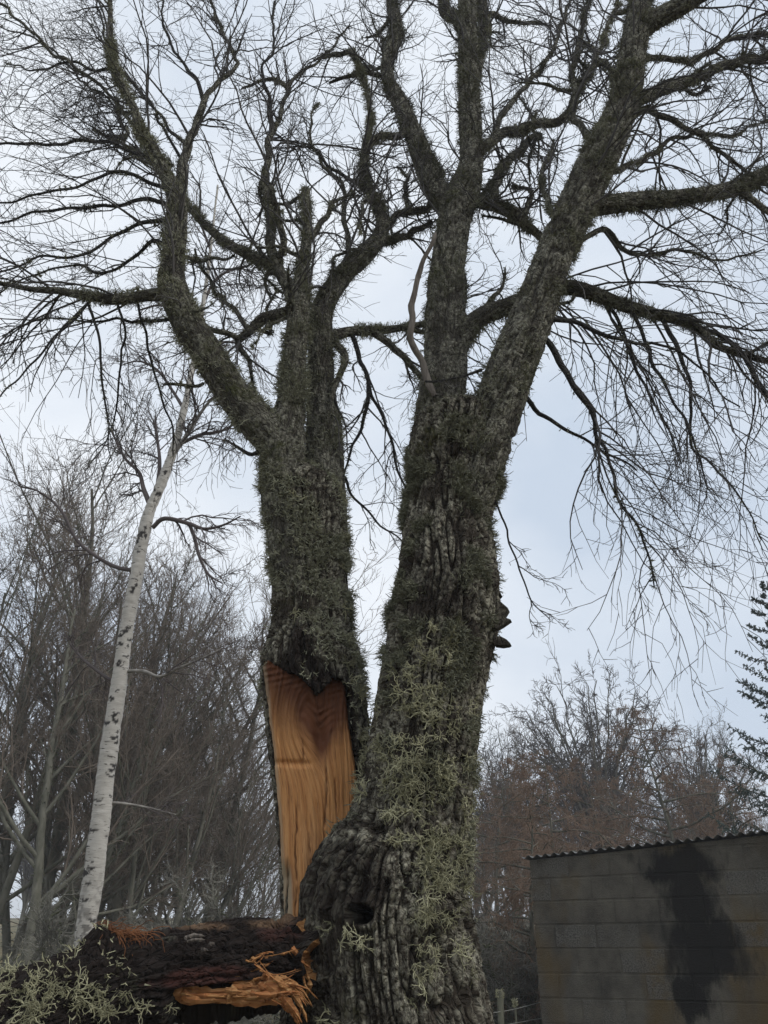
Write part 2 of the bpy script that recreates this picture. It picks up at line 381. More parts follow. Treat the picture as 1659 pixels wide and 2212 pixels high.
# --- left stem carrying the split face
outL = [(600, 800, 2560), (608, 790, 2300), (612, 775, 2100), (612, 772, 2000), (604, 776, 1800), (594, 786, 1690), (584, 796, 1600), (574, 788, 1510), (567, 776, 1425), (578, 764, 1370), (583, 757, 1300), (580, 752, 1220), (574, 751, 1140), (572, 742, 1080), (590, 725, 1040), (635, 690, 1010), (655, 670, 1004)]
YL = lambda y: 3.56
rowsL = P3([((a+b_)/2, y, (b_-a)/2-(6 if y < 1400 else 0)) for a, b_, y in outL], YL)
z0 = rowsL[0].copy(); z0[2] = -.12; rowsL = np.vstack([z0, rowsL])
V, Nm, s, th, r, T = sweep(rowsL, 410, 215)
V, rdg, q = bark(V, Nm, s, th, r, .028, .044, .14, .03, 4.)
px, py = topx(V); front = Nm[..., 1] < .4
wl = np.array([[1415, 566], [1500, 576], [1600, 588], [1700, 599], [1800, 606], [1900, 611], [2000, 614], [2060, 616]], float)
wr = np.array([[1440, 742], [1480, 746], [1560, 752], [1620, 762], [1680, 770], [1750, 772], [1850, 772], [2060, 772]], float)
wt = np.array([[0, 1424], [.12, 1438], [.28, 1454], [.42, 1464], [.53, 1482], [.62, 1506], [.69, 1500], [.77, 1482], [.86, 1468], [.94, 1472], [1, 1486]], float)
xl = np.interp(py, wl[:, 0], wl[:, 1]); xr = np.interp(py, wr[:, 0], wr[:, 1]); uu = (px-xl)/(xr-xl)
yt = np.interp(uu, wt[:, 0], wt[:, 1])+7*noise3(np.stack([uu*14, uu*0, uu*0], -1))+5*noise3(np.stack([uu*41, uu*0, uu*0], -1))
inside = front & (px > xl-3) & (px < xr+4) & (py > yt-2)
YF = 3.445
f = np.where(inside & (V[..., 1] < YF+.03), (YF+.03)/V[..., 1], 1.)[..., None]
V = CP+(V-CP)*f
above = sstep(-np.abs(px-(640+ (py-1350)*.26))+ (py-1330)*.62, -12, 40)*sstep(-py, -1545, -1500)*front*(py > 1310)
rim = front*sstep(-np.abs(px-xr-3), -9, -2)*(py > 1440)
V = V+Nm*(.012*above*(~inside))[..., None]
stain_shade = np.clip(np.maximum(above*(.95+.5*noise3(q*14)), rim*.8), 0, 1)
stem = mesh_np('stem', V-TO, gridF(410, 215), M['bark'], tree, True, {'bk': q.reshape(-1, 3), 'ridge': rdg.ravel(), 'stain_shade': stain_shade.ravel()})
axis_reg('L', rowsL[5:])
w = clump(q, 7., -.04, .22)*sstep(-py, -1700, -1420)*(Nm[..., 1] < .8)*(1-stain_shade)*(~inside)*(.45+.55*sstep(px, 690, 745)+.4*sstep(-py, -1350, -1250))
fuzz(V, Nm, w, 8000, .026, .0018, stem)
VL, NL, qL, pxL, pyL, stL = V, Nm, q, px, py, stain_shade+inside
# the split face itself
nu, nv = 115, 290
u, v = np.meshgrid(np.linspace(0, 1, nu), np.linspace(0, 1, nv))
ytop = np.interp(u, wt[:, 0], wt[:, 1])-6
yy = ytop*(1-v)+2060*v
xx = np.interp(yy, wl[:, 0], wl[:, 1])*(1-u)+np.interp(yy, wr[:, 0], wr[:, 1])*u
xx += (1.5*noise3(np.stack([yy*.03, u*0, u*0+5], -1))-1)*(u < .5)
kx, ky = xx-692, yy-1560
wk = np.exp(-(kx/62)**2-((ky+8)/95)**2)
gco = kx*(1-wk)+np.sqrt(kx**2*1.7+(np.maximum(ky+35, 0)*.42)**2+9)*wk + 3*noise3(np.stack([xx*.02, yy*.006, xx*0], -1))*2
gr = np.stack([gco*.0019, xx*0, yy*.0019], -1)
hz = noise3(np.stack([gr[..., 0]*70, xx*0, gr[..., 2]*2.5], -1))+.6*noise3(np.stack([gr[..., 0]*190, xx*0+4, gr[..., 2]*5], -1))
crack = np.zeros_like(xx)
for cx, y0, y1, wv in ((703, 1610, 2060, .75), (640, 1720, 2060, .45), (727, 1660, 1800, .4), (622, 1840, 2060, .7), (655, 1580, 1680, .35), (671, 1790, 1930, .4)):
    path = cx+9*noise3(np.stack([yy*.008, yy*0+cx, yy*0], -1))+2*noise3(np.stack([yy*.06, yy*0+cx, yy*0], -1))
    crack = np.maximum(crack, (.55+.45*noise3(np.stack([yy*.05, yy*0+cx, yy*0], -1)))*np.exp(-((xx-path)/(1.1+1.2*wv))**2)*sstep(yy, y0, y0+50)*sstep(-yy, -y1, -y1+60))
step = sstep(yy-(1652+.05*(xx-600)), -5, 6)*sstep(-xx, -685, -650)
hump = np.exp(-(((yy-1648)-.03*(xx-600))/7)**2)*sstep(-xx, -690, -650)
knot = np.exp(-(kx/13)**2-((ky-40)/55)**2)
curl = .0022*np.sin(ky*.26+np.abs(kx)*.17+7*noise3(np.stack([xx*.03, yy*.02, xx*0], -1)))*np.exp(-((np.abs(kx)-8)/45)**2-((ky+5)/62)**2)
fl = sstep(-(yy-ytop), -75, -5)
Yw = YF-.045*(1-(2*u-1)**2)+.03*(np.abs(2*u-1) > .97)-.0075*hz+.02*crack-.012*step+.012*hump+.028*knot+curl-.012*fl+.02*noise3(np.stack([xx*.012, yy*.004, xx*0], -1))
leftband = sstep(-u, -.14, -.10)*sstep(yy, 1850, 1900); Yw += .035*leftband
Yw += .004*np.sin((yy+.25*xx)*.45)*np.exp(-((yy-1445-.2*(xx-567))/28)**2)
d = FW+((xx-829.5)/FPX)[..., None]*np.array([1., 0, 0])-((yy-1106)/FPX)[..., None]*UP
Vw = CP+d*(Yw/d[..., 1])[..., None]
stw = np.clip(sstep(-(yy-ytop)+25*noise3(np.stack([xx*.05, yy*.012, xx*0], -1)), -190, -30)*1.0+1.0*np.exp(-(kx/34)**2-((ky+25)/75)**2)+.5*knot, 0, 1)
pale = np.clip(.85*leftband+.6*sstep(-u, -.06, -.02), 0, 1)
pale = np.clip(pale+.25*sstep(yy, 1700, 2000)*sstep(noise3(np.stack([gco*.05, xx*0, yy*.004], -1)), .0, .3), 0, 1)
face = mesh_np('split_face', Vw-TO, gridF(nv, nu, False), M['wood'], stem, True, {'gr': gr.reshape(-1, 3), 'stain_shade': stw.ravel(), 'crack': crack.ravel(), 'pale': pale.ravel()})
tag(face, 'smooth orange-brown split wood with dark stained top and curling knot grain')

# --- limbs. px,py,r in picture pixels; parent gives the start distance, dY the drift along the limb
def limb(name, parent, pts, dY=0., moss=.6, n=None, S=None, part='limb', par=None, Y0=None, cap=False, big=False, matk='limb', bias=(0, 0, 0), tw=8., tl=.8, droop=-.15):
    if Y0 is None:
        C = LIMBS[parent]; cx, cy = topx(C[:, :3]); i = np.argmin((cx-pts[0][0])**2+(cy-pts[0][1])**2); Y0 = C[i, 1]
    L_ = np.concatenate([[0], np.cumsum(np.hypot(np.diff([p[0] for p in pts]), np.diff([p[1] for p in pts])))]); L_ /= L_[-1]
    slim = .92 if max(p[2] for p in pts) > 18 else .8 if name in ('C2', 'C9', 'C10', 'R14', 'R15', 'R16', 'R17', 'R18', 'R12', 'R21') else .9
    rows = P3([(p[0], p[1], p[2]*slim, Y0+dY*t_) for p, t_ in zip(pts, L_)], 0)
    if max(p[2] for p in pts) < 17:      # thin limbs wander
        rows, _ = spline(rows, 7*len(rows)); t_ = sstep(np.linspace(0, 1, len(rows)), 0, .2)[:, None]; c_ = rows[:, :3]+7.*len(LIMBS)
        rows[:, :3] += t_*(.042*np.stack([noise3(c_*2.6), noise3(c_*2.6+50), noise3(c_*2.6+90)], -1)+.022*np.stack([noise3(c_*7.), noise3(c_*7.+50), noise3(c_*7.+90)], -1))
    ln = np.linalg.norm(np.diff(rows[:, :3], axis=0), axis=1).sum(); rm = rows[:, 3].mean()
    if cap:
        e_ = rows[-1].copy(); e_[:3] += .012*nrm(rows[-1, :3]-rows[-2, :3]); e_[3] = .001; rows = np.vstack([rows, e_])
    S = S or int(np.clip(2*np.pi*rm/.0095, 6, 150)); n = n or int(np.clip(ln/.0125, 14, 360))
    if rm < .03: n = int(np.clip(ln/.03, 10, 120))
    V, Nm, s, th, r, T = sweep(rows, n, S)
    V, rdg, q = bark(V, Nm, s, th, r, min(.02, .22*rm), .04 if rm > .05 else .022, .14, .09 if rm < .05 else .03, 3.7*len(LIMBS))
    o = mesh_np(part, V-TO, gridF(n, S), M[matk], par or tree, True, {'bk': q.reshape(-1, 3), 'ridge': rdg.ravel(), 'stain_shade': np.zeros(n*S)})
    axis_reg(name, rows)
    area = 2*np.pi*rm*ln
    if moss > 0:
        w = clump(q, 6., -.12 if moss > .6 else .02, .25)+.09
        fuzz(V, Nm, w*np.ones((n, 1)), min(9000, max(30, area*moss*5200+ln*moss*150)), .027 if rm > .05 else .025 if rm > .02 else .016, .0018, o)
    LIMBS[name+'#'] = dict(obj=o, tw=tw, tl=tl, bias=bias, droop=droop, ln=ln)
    return o
LT, RT, UPB = (-.75, .0, .12), (.75, 0, -.05), (0, 0, .5)
# right trunk's limbs
limb('R1', None, [(975, 1150, 40), (964, 1050, 66), (955, 960, 64), (951, 900, 58), (961, 800, 51), (963, 700, 47), (965, 600, 41), (978, 500, 37), (990, 440, 40), (1004, 405, 36), (1018, 350, 27), (1015, 250, 25), (1012, 150, 22), (1010, 60, 21), (1008, -60, 19), (1000, -220, 13), (1010, -330, 6)], .65, .75, Y0=3.40, tw=4, bias=UPB)
limb('R2', None, [(1000, 1130, 36), (1026, 1030, 54), (1052, 950, 56), (1072, 900, 55), (1103, 800, 54), (1143, 702, 50), (1180, 600, 45), (1205, 530, 43), (1253, 432, 45), (1281, 370, 45), (1306, 318, 43), (1331, 265, 38), (1352, 205, 34), (1366, 120, 31), (1376, 54, 29), (1384, -20, 25), (1390, -140, 18), (1380, -280, 8)], -.15, .85, Y0=3.30, tw=4, bias=RT)
limb('R1a', 'R1', [(975, 455, 26), (945, 415, 28), (917, 350, 26), (890, 280, 21), (860, 215, 18), (838, 170, 15), (840, 120, 15), (856, 70, 15), (847, 0, 13), (850, -120, 8)], .5, .6, bias=(-.3, 0, .4))
limb('R1b', 'R1', [(1012, 80, 13), (990, 50, 14), (962, 10, 13), (940, -60, 9)], .4, .5, bias=(-.2, 0, .4))
limb('R1c', 'R1', [(1018, 190, 14), (1034, 140, 12), (1044, 80, 12), (1045, 0, 11), (1050, -100, 8)], .5, .7, bias=(.2, 0, .4))
limb('R2b', 'R2', [(1378, 75, 22), (1405, 50, 22), (1465, 16, 21), (1530, -22, 17), (1640, -80, 11)], -.2, .6, bias=RT)
limb('R8', 'R1', [(1030, 330, 13), (1060, 305, 12), (1098, 286, 12), (1163, 265, 11), (1222, 246, 10), (1254, 200, 9), (1281, 140, 7), (1303, 85, 5), (1330, 10, 4)], .35, 1., bias=(.2, 0, .3))
limb('R9', 'R1', [(1025, 440, 12), (1062, 421, 11), (1098, 351, 10), (1140, 310, 8), (1170, 285, 6)], .4, .8, bias=(.2, 0, .3))
limb('R10', 'R1', [(1030, 345, 8), (1055, 310, 7), (1109, 216, 6), (1179, 130, 5), (1217, 54, 4), (1240, -30, 3)], .6, .6, bias=(.2, 0, .4))
limb('R11', 'R1', [(1010, 432, 14), (1040, 434, 15), (1076, 445, 16), (1112, 466, 15), (1150, 500, 11), (1180, 530, 8)], .25, 1., bias=(.1, 0, 0))
limb('R3', 'R1', [(985, 760, 24), (1010, 712, 24), (1044, 682, 22), (1090, 664, 21), (1150, 640, 19), (1222, 621, 18), (1276, 632, 17), (1346, 659, 15), (1422, 680, 13), (1497, 702, 11), (1546, 745, 9), (1627, 772, 8), (1700, 790, 6)], .15, 1., bias=(.4, 0, -.5), tw=11, droop=-.5, tl=1.0)
limb('R5', 'R2', [(1260, 448, 22), (1303, 443, 23), (1384, 434, 21), (1465, 427, 19), (1546, 416, 17), (1600, 402, 18), (1659, 373, 17), (1760, 320, 12), (1850, 290, 6)], .35, .9, bias=(.5, 0, -.1), tw=10)
limb('R5b', 'R5', [(1590, 408, 9), (1630, 438, 8), (1680, 480, 7), (1760, 540, 4)], .1, .4, bias=(.4, 0, -.4))
limb('R6', 'R2', [(1370, 222, 14), (1395, 211, 14), (1454, 184, 13), (1546, 146, 11), (1659, 113, 9), (1780, 80, 5)], .4, .7, bias=(.5, 0, -.1), tw=10)
limb('R7', 'R2', [(1385, 130, 8), (1420, 122, 8), (1490, 128, 7), (1560, 95, 6), (1659, 82, 5), (1760, 60, 3)], .6, .7, bias=(.5, 0, 0))
limb('R12', 'R2', [(1165, 720, 8), (1190, 745, 9), (1222, 794, 9), (1260, 866, 8), (1295, 940, 6), (1318, 1010, 5), (1340, 1085, 4.5), (1366, 1140, 4), (1392, 1205, 3), (1420, 1270, 2)], .1, .5, bias=(.25, 0, -.5), tw=13, tl=0.72, droop=-.35, matk='twig')
limb('R13', 'R2', [(1128, 852, 6), (1165, 875, 5.5), (1210, 900, 4.5), (1262, 950, 3.5), (1310, 985, 3), (1370, 1010, 2)], .25, .15, bias=(.4, 0, -.3), tw=13, tl=0.65, droop=-.3, matk='twig')
limb('R14', 'R2', [(1195, 690, 7), (1250, 698, 6.5), (1300, 715, 6), (1360, 735, 5), (1420, 745, 4), (1520, 800, 3), (1600, 880, 2)], .35, .25, bias=(.4, 0, -.4), tw=8, tl=0.91, droop=-.4, matk='twig')
limb('R15', 'R3', [(1430, 684, 7), (1452, 740, 7), (1470, 790, 6), (1490, 840, 5), (1500, 890, 4.5), (1490, 950, 4), (1540, 1010, 3.5), (1600, 1080, 2.5), (1650, 1160, 2)], .1, .3, bias=(.2, 0, -.6), tw=8, tl=0.78, droop=-.5, matk='twig')
limb('R16', 'R3', [(1360, 664, 6), (1395, 730, 5.5), (1425, 800, 5), (1470, 880, 4), (1500, 960, 3), (1530, 1050, 2)], -.2, .3, bias=(.3, 0, -.5), tw=8, tl=0.78, droop=-.4, matk='twig')
limb('R17', 'R3', [(1300, 640, 6), (1335, 700, 5), (1350, 770, 5), (1400, 850, 4), (1450, 930, 3), (1480, 1010, 2)], .3, .4, bias=(.2, 0, -.5), tw=8, tl=0.72, droop=-.4, matk='twig')
limb('R18', 'R3', [(1510, 710, 7), (1560, 735, 7), (1620, 800, 6), (1660, 860, 5), (1720, 940, 3)], .1, .3, bias=(.3, 0, -.4), tw=8, tl=0.91, droop=-.4, matk='twig')
limb('R19', 'R2', [(1285, 395, 8), (1340, 360, 8), (1380, 350, 6), (1440, 310, 5), (1540, 300, 4), (1660, 260, 2.5)], .7, .8, bias=(.4, 0, -.1))
limb('R20', 'R2', [(1350, 250, 9), (1400, 240, 8), (1450, 255, 7), (1530, 300, 5), (1600, 360, 4), (1680, 440, 2.5)], .8, .5, bias=(.3, 0, -.3))
limb('R21', 'R2', [(1230, 560, 9), (1260, 520, 8), (1300, 505, 8), (1340, 545, 7), (1400, 560, 5), (1480, 545, 4), (1560, 560, 3), (1650, 545, 2)], .6, .6, bias=(.4, 0, -.3))
limb('R22', 'R2', [(1040, 1060, 2.5), (1080, 1090, 2.4), (1110, 1180, 2.2), (1130, 1250, 2), (1165, 1300, 1.6), (1195, 1335, 1.2)], .3, 0, bias=(.2, 0, -.5), tw=7, tl=.25, droop=-.3, matk='twig')
limb('R23', 'R1a', [(890, 285, 9), (850, 300, 9), (815, 298, 8), (790, 315, 6), (788, 350, 5)], -.15, 1., bias=(-.3, 0, .1))
limb('R24', 'R2', [(1300, 340, 10), (1270, 290, 9), (1240, 230, 8), (1235, 160, 7), (1260, 60, 6), (1275, -40, 4)], .3, .8, bias=(-.1, 0, .4))
limb('R25', 'R2', [(1225, 500, 8), (1190, 440, 8), (1170, 400, 6), (1180, 350, 5), (1195, 300, 3)], .4, 1., bias=(-.1, 0, .3))
limb('dead', 'R1', [(940, 856, 6), (921, 826, 10), (909, 785, 8), (896, 752, 8.5), (891, 700, 7.5), (889, 665, 7.5), (897, 620, 6.5), (902, 588, 7), (915, 562, 5.5), (928, 530, 5), (938, 505, 5)], -.12, 0, Y0=3.37, part='dead_branch', matk='limb', tw=0, cap=True)
LIMBS['dead#']['obj'].data.materials[0] = M['deadwood']
limb('cross', 'R1', [(918, 824, 3), (960, 828, 3), (1000, 826, 3), (1032, 818, 4), (1050, 806, 5)], .05, .15, Y0=3.2, part='branch', matk='twig', tw=2, tl=.2)
# left stem's limbs
limb('B1', None, [(660, 1330, 30), (634, 1230, 44), (616, 1130, 46), (607, 1020, 53), (618, 930, 46), (630, 860, 32), (636, 790, 28), (643, 700, 25), (650, 630, 22), (654, 580, 15), (664, 500, 11), (660, 414, 10.5)], .1, .95, Y0=3.46, cap=True, tw=3, bias=UPB)
limb('B2', None, [(688, 1330, 34), (700, 1230, 50), (703, 1130, 50), (701, 1010, 45), (699, 915, 41), (694, 850, 33), (693, 790, 30), (692, 720, 27), (700, 660, 25), (738, 598, 23), (785, 552, 22), (818, 515, 18), (826, 475, 15), (805, 425, 12), (786, 385, 10), (787, 325, 8), (800, 270, 6), (790, 190, 4), (760, 110, 3)], .35, .85, Y0=3.58, tw=5, bias=UPB)
limb('A', None, [(622, 1000, 42), (592, 950, 45), (553, 908, 44), (502, 848, 39), (452, 770, 38), (402, 690, 37), (372, 615, 33), (374, 560, 27), (380, 500, 25), (382, 440, 23), (374, 408, 20), (352, 365, 15), (330, 320, 13), (302, 282, 11), (290, 235, 9), (265, 185, 8), (243, 130, 7), (238, 60, 6), (238, -20, 5), (230, -140, 3)], -.25, .9, Y0=3.50, tw=4, bias=LT)
limb('A2', 'A', [(380, 430, 15), (396, 390, 14), (392, 330, 11), (410, 300, 10), (425, 260, 9), (440, 215, 7), (480, 178, 5.5), (510, 140, 4.5), (500, 90, 4), (470, 40, 3), (440, -30, 2)], .35, .4, bias=UPB)
limb('A2b', 'A2', [(402, 312, 5.0), (370, 280, 4.3), (340, 240, 3.6), (300, 190, 2.9), (255, 150, 2.5), (200, 60, 1.8)], .3, .3, bias=LT, matk='twig')
limb('A2c', 'A2', [(438, 215, 5), (425, 170, 4.5), (390, 130, 3.5), (360, 70, 3), (350, 0, 2)], .1, .2, bias=UPB, matk='twig')
limb('A3', 'A', [(300, 290, 5.0), (280, 260, 4.7), (215, 190, 4.3), (150, 135, 4.0), (60, 60, 3.6), (0, 5, 3.2), (-120, -90, 2.2)], .2, .25, bias=LT, matk='limb')
limb('A4', 'A', [(365, 632, 16), (340, 640, 16), (300, 646, 14), (240, 656, 13), (190, 648, 11), (150, 638, 10), (100, 628, 8), (50, 618, 6), (0, 608, 5), (-90, 600, 3)], .1, 1., bias=(-.4, 0, -.5), tw=9, droop=-.45)
limb('A5', 'A', [(372, 358, 5.0), (330, 340, 4.7), (280, 318, 4.3), (220, 302, 4.0), (125, 306, 3.6), (0, 318, 2.9), (-100, 330, 1.8)], .25, .35, bias=LT, matk='twig', tw=9)
limb('A6', 'A', [(378, 420, 5.8), (345, 398, 5.0), (295, 380, 4.3), (250, 376, 4.0), (165, 402, 3.2), (80, 415, 2.9), (0, 442, 2.2), (-80, 470, 1.4)], -.2, .6, bias=LT, matk='twig', tw=9)
limb('A7', 'A', [(380, 445, 5.8), (340, 438, 5.4), (250, 436, 4.3), (150, 455, 3.6), (65, 470, 2.9), (0, 480, 2.5), (-80, 500, 1.4)], .3, .8, bias=LT, matk='twig', tw=9)
limb('A8', 'A', [(378, 470, 6.5), (340, 478, 5.8), (300, 488, 5.0), (258, 506, 4.3), (175, 545, 3.6), (90, 552, 2.9), (0, 592, 2.2), (-80, 620, 1.4)], -.25, .8, bias=LT, matk='twig', tw=9)
limb('A9', 'A', [(375, 540, 5.8), (330, 520, 5.8), (290, 560, 4.3), (240, 590, 3.6), (160, 575, 2.9), (60, 600, 2.2), (-30, 640, 1.4)], .4, 1., bias=LT, matk='twig', tw=8)
limb('A10', 'A4', [(190, 655, 3.6), (150, 700, 3.2), (100, 752, 2.9), (50, 800, 2.5), (0, 846, 2.2), (-60, 900, 1.4)], -.15, .3, bias=(-.3, 0, -.5), matk='twig', tl=.5)
limb('A11', 'A4', [(192, 660, 3.6), (210, 725, 3.2), (220, 800, 2.9), (232, 860, 2.5), (240, 930, 1.8), (238, 1000, 1.3)], .1, .35, bias=(-.1, 0, -.6), matk='twig', tl=.5, droop=-.4)
limb('A12', 'A4', [(255, 660, 3.2), (268, 720, 2.9), (250, 850, 2.5), (240, 930, 1.8), (200, 1000, 1.3)], .3, .3, bias=(-.1, 0, -.6), matk='twig', tl=.5, droop=-.4)
limb('A13', 'A4', [(298, 655, 3.2), (325, 775, 2.9), (350, 850, 2.5), (372, 930, 2.2), (375, 990, 1.4)], .5, .3, bias=(0, 0, -.6), matk='twig', tl=.5, droop=-.4)
limb('A14', 'A', [(368, 690, 4.3), (320, 692, 4.3), (260, 690, 3.6), (190, 690, 2.9), (100, 690, 2.2), (0, 730, 1.4)], .5, .9, bias=(-.3, 0, -.4), matk='twig', tl=.5)
limb('A15', 'A', [(440, 828, 4), (400, 832, 4), (352, 832, 3.5)], -.05, .8, tw=3, tl=.2, part='branch', cap=True)
limb('A16', 'A', [(382, 470, 6.5), (400, 440, 5.8), (372, 395, 4.3), (340, 340, 3.6), (290, 250, 2.9), (215, 210, 2.5), (100, 100, 2.2), (0, 60, 1.4)], .5, .4, bias=LT, matk='twig')
limb('A17', 'A2', [(392, 345, 4.3), (360, 290, 3.6), (250, 120, 2.9), (215, 40, 2.2), (200, -50, 1.4)], .6, .3, bias=LT, matk='twig')
limb('A18', 'A', [(245, 150, 3.6), (200, 145, 3.6), (150, 130, 2.9), (80, 150, 2.2), (0, 130, 1.4)], .3, .4, bias=LT, matk='twig')
limb('B3', 'B1', [(640, 660, 20), (620, 612, 15), (590, 576, 13), (525, 545, 12), (465, 505, 10), (415, 455, 8), (370, 390, 6), (300, 330, 4), (200, 280, 3)], .45, 1., bias=(-.3, 0, .2), tw=9)
limb('B4', 'B1', [(625, 625, 14), (603, 585, 13), (577, 505, 12), (570, 425, 10), (580, 325, 8), (590, 280, 6), (615, 225, 5), (645, 160, 4), (685, 130, 3), (720, 105, 2.5), (760, 60, 2)], .5, .5, bias=UPB, tw=8)
limb('B4b', 'B4', [(590, 285, 5), (572, 200, 4), (570, 150, 3.5), (595, 80, 3), (590, 0, 2)], .1, .2, bias=UPB, matk='twig')
limb('B5', 'B4', [(598, 570, 9), (602, 500, 9), (598, 440, 8), (594, 410, 7.5)], -.2, 1., cap=True, tw=4, tl=.4)
limb('B6', 'B1', [(655, 570, 9), (672, 530, 8), (705, 475, 7), (722, 438, 5), (760, 420, 3)], .1, 1., bias=UPB, tw=7, tl=.5)
limb('B7', 'B1', [(640, 672, 16), (600, 680, 15), (565, 687, 13), (532, 714, 11), (515, 740, 8), (540, 780, 5), (560, 860, 3), (572, 940, 2)], .2, 1., bias=(-.2, 0, -.4), tl=.5, droop=-.4)
limb('B8', 'B7', [(535, 712, 6), (520, 690, 6), (480, 645, 5), (440, 590, 4), (420, 540, 3)], .2, 1., bias=(-.2, 0, 0), tl=.5)
limb('B9', 'B7', [(520, 735, 7), (490, 722, 7), (450, 705, 6), (420, 690, 5)], -.1, 1., bias=(-.3, 0, 0), tl=.5)
limb('C2', 'B2', [(690, 735, 17), (730, 722, 15), (763, 716, 13), (820, 714, 11), (880, 706, 9), (940, 694, 9), (1000, 670, 6)], .45, 1., bias=(.2, 0, -.3), tl=.6, droop=-.3)
limb('C3', 'C2', [(800, 716, 9), (833, 732, 9), (870, 770, 8), (905, 815, 6), (930, 860, 3)], -.05, 1., bias=(.1, 0, -.6), tl=.5)
limb('C4', 'B2', [(720, 735, 9), (740, 762, 9), (735, 800, 8), (728, 850, 6), (722, 890, 3)], -.2, .8, bias=(0, 0, -.6), tw=3, tl=.3)
limb('C5', 'C2', [(760, 722, 6), (780, 775, 6), (790, 800, 5.5), (788, 862, 5), (777, 928, 4), (752, 980, 3), (740, 1030, 2)], .0, .4, bias=(0, 0, -.6), tw=9, tl=.5, droop=-.5, matk='twig')
limb('C6', 'C5', [(790, 810, 4.5), (815, 860, 4), (838, 930, 3.5), (848, 1000, 3), (870, 1060, 2)], .1, .2, bias=(.1, 0, -.6), tw=9, tl=.4, droop=-.5, matk='twig')
limb('C7', 'C5', [(745, 1030, 3.5), (775, 1085, 3), (815, 1120, 2.5), (850, 1150, 2), (880, 1180, 1.6)], .1, .1, bias=(.1, 0, -.4), tw=8, tl=.35, droop=-.4, matk='twig')
limb('C8', 'B2', [(760, 575, 8), (745, 520, 7), (738, 470, 6), (730, 400, 5), (700, 345, 4), (670, 300, 3), (690, 220, 2)], .2, .5, bias=UPB, tl=.6)
limb('C9', 'B2', [(815, 500, 10), (850, 470, 9), (890, 455, 8), (940, 440, 5), (975, 430, 3)], .2, 1., bias=(.2, 0, .2), tl=.5)
limb('C10', 'B2', [(805, 540, 12), (840, 520, 11), (880, 500, 9), (930, 480, 7)], .3, .9, bias=(.2, 0, -.1), tl=.5)
limb('C11', 'B2', [(800, 415, 5), (760, 385, 5), (720, 360, 4), (690, 325, 3.5), (650, 310, 2.5), (600, 320, 1.8)], .1, .2, bias=(-.2, 0, .2), matk='twig', tl=.5)
limb('C12', 'R1a', [(835, 165, 6), (790, 160, 6), (745, 165, 5), (710, 175, 3)], .1, 1., bias=(-.3, 0, .1), tl=.5)
limb('S1', 'B1', [(557, 975, 5), (535, 985, 5), (505, 965, 3.5), (490, 950, 2)], -.1, .1, tw=2, tl=.15, part='snag', matk='twig', Y0=3.42)

# --- many short, shaggy side branches where the limbs crowd together
for k in range(54):
    pn = ['B1', 'B2', 'B3', 'B4', 'C2', 'A', 'B7', 'R8', 'R9', 'R11', 'R1a', 'R1b', 'R1c', 'R24', 'R5', 'R3', 'C9', 'R6'][k % 18]
    C = LIMBS[pn]; cx, cy = topx(C[:, :3]); ok = np.where((cy < 780) & (cy > 20) & (C[:, 3] < .12))[0]
    if len(ok) < 4: continue
    i = ok[rng.integers(len(ok))]; a0 = rng.uniform(0, 6.28); x, y = cx[i], cy[i]; pts = []; rr0 = rng.uniform(4., 7.5)
    for j in range(5):
        pts.append((x, y, rr0*(1-.15*j))); L0 = rng.uniform(16, 38); x += math.cos(a0)*L0; y -= math.sin(a0)*L0; a0 += rng.normal()*.5
    limb('side%d' % k, pn, pts, rng.uniform(-.35, .45), 1., Y0=float(C[i, 1]), part='branch', matk='limb', tw=8, tl=.45, cap=True, bias=(0, 0, .1))

# --- twigs on every limb, three orders of forking
for nm in [k for k in LIMBS if k.endswith('#')]:
    d_ = LIMBS[nm]
    if d_['tw'] <= 0: continue
    C = LIMBS[nm[:-1]]; px, py = topx(C[:, :3]); ok = np.where((py < 900) | (C[:, 3] < .02))[0]
    if len(ok) < 8: continue
    C = C[ok[0]:ok[-1]+1]; ln = np.linalg.norm(np.diff(C[:, :3], axis=0), axis=1).sum()
    n = max(3, int(ln*d_['tw'])); tp = .12+.88*rng.random(n)**.8; i = np.minimum((tp*(len(C)-1)).astype(int), len(C)-2)
    st = C[i, :3]; tan = nrm(C[i+1, :3]-C[i, :3]); qv = rng.normal(size=(n, 3)); qv = nrm(qv-(qv*tan).sum(1, keepdims=True)*tan)
    an = rng.uniform(.5, 1.15, n)[:, None]
    d = np.cos(an)*tan+np.sin(an)*qv+.6*np.array(d_['bias'])
    l = d_['tl']*rng.uniform(.45, 1.25, n)*np.where(tp > .8, .8, 1); r0 = np.clip(C[i, 3]*.5, .003, .0085)
    dr = np.array([0, 0, d_['droop']])+np.array(d_['bias'])*.35
    P1, R1_ = grow(st, d, l, r0, 9, .16, dr*1.6, .3)
    # the limb's own end runs out into a twig
    a, dd, l2, r2 = kids(P1, R1_, 6, .7, .50, .15, .62, .0019); P2, R2_ = grow(a, dd, l2, r2, 5, .24, dr*.9, .4)
    a, dd, l3, r3 = kids(P2, R2_, 4, .75, .42, .2, .7, .0016); l3 = np.clip(l3, .04, .28); P3_, R3_ = grow(a, dd, l3, r3, 3, .3, dr*.4+np.array([0, 0, .12]), .6)
    sel = rng.random(len(P3_)) < .58
    Vv, F = joinVF([tubes(P1, R1_, 4), tubes(P2, R2_, 3), tubes(P3_[sel], R3_[sel], 3)])
    tag(mesh_np('twigs', Vv-TO, F, M['birch_twig'] if False else M['twig_plain'] if 'twig_plain' in M else M.setdefault('twig_plain', simple('plain_twigs', (.05, .047, .046), (.105, .098, .094), 3)), d_['obj'], True), kind='stuff')

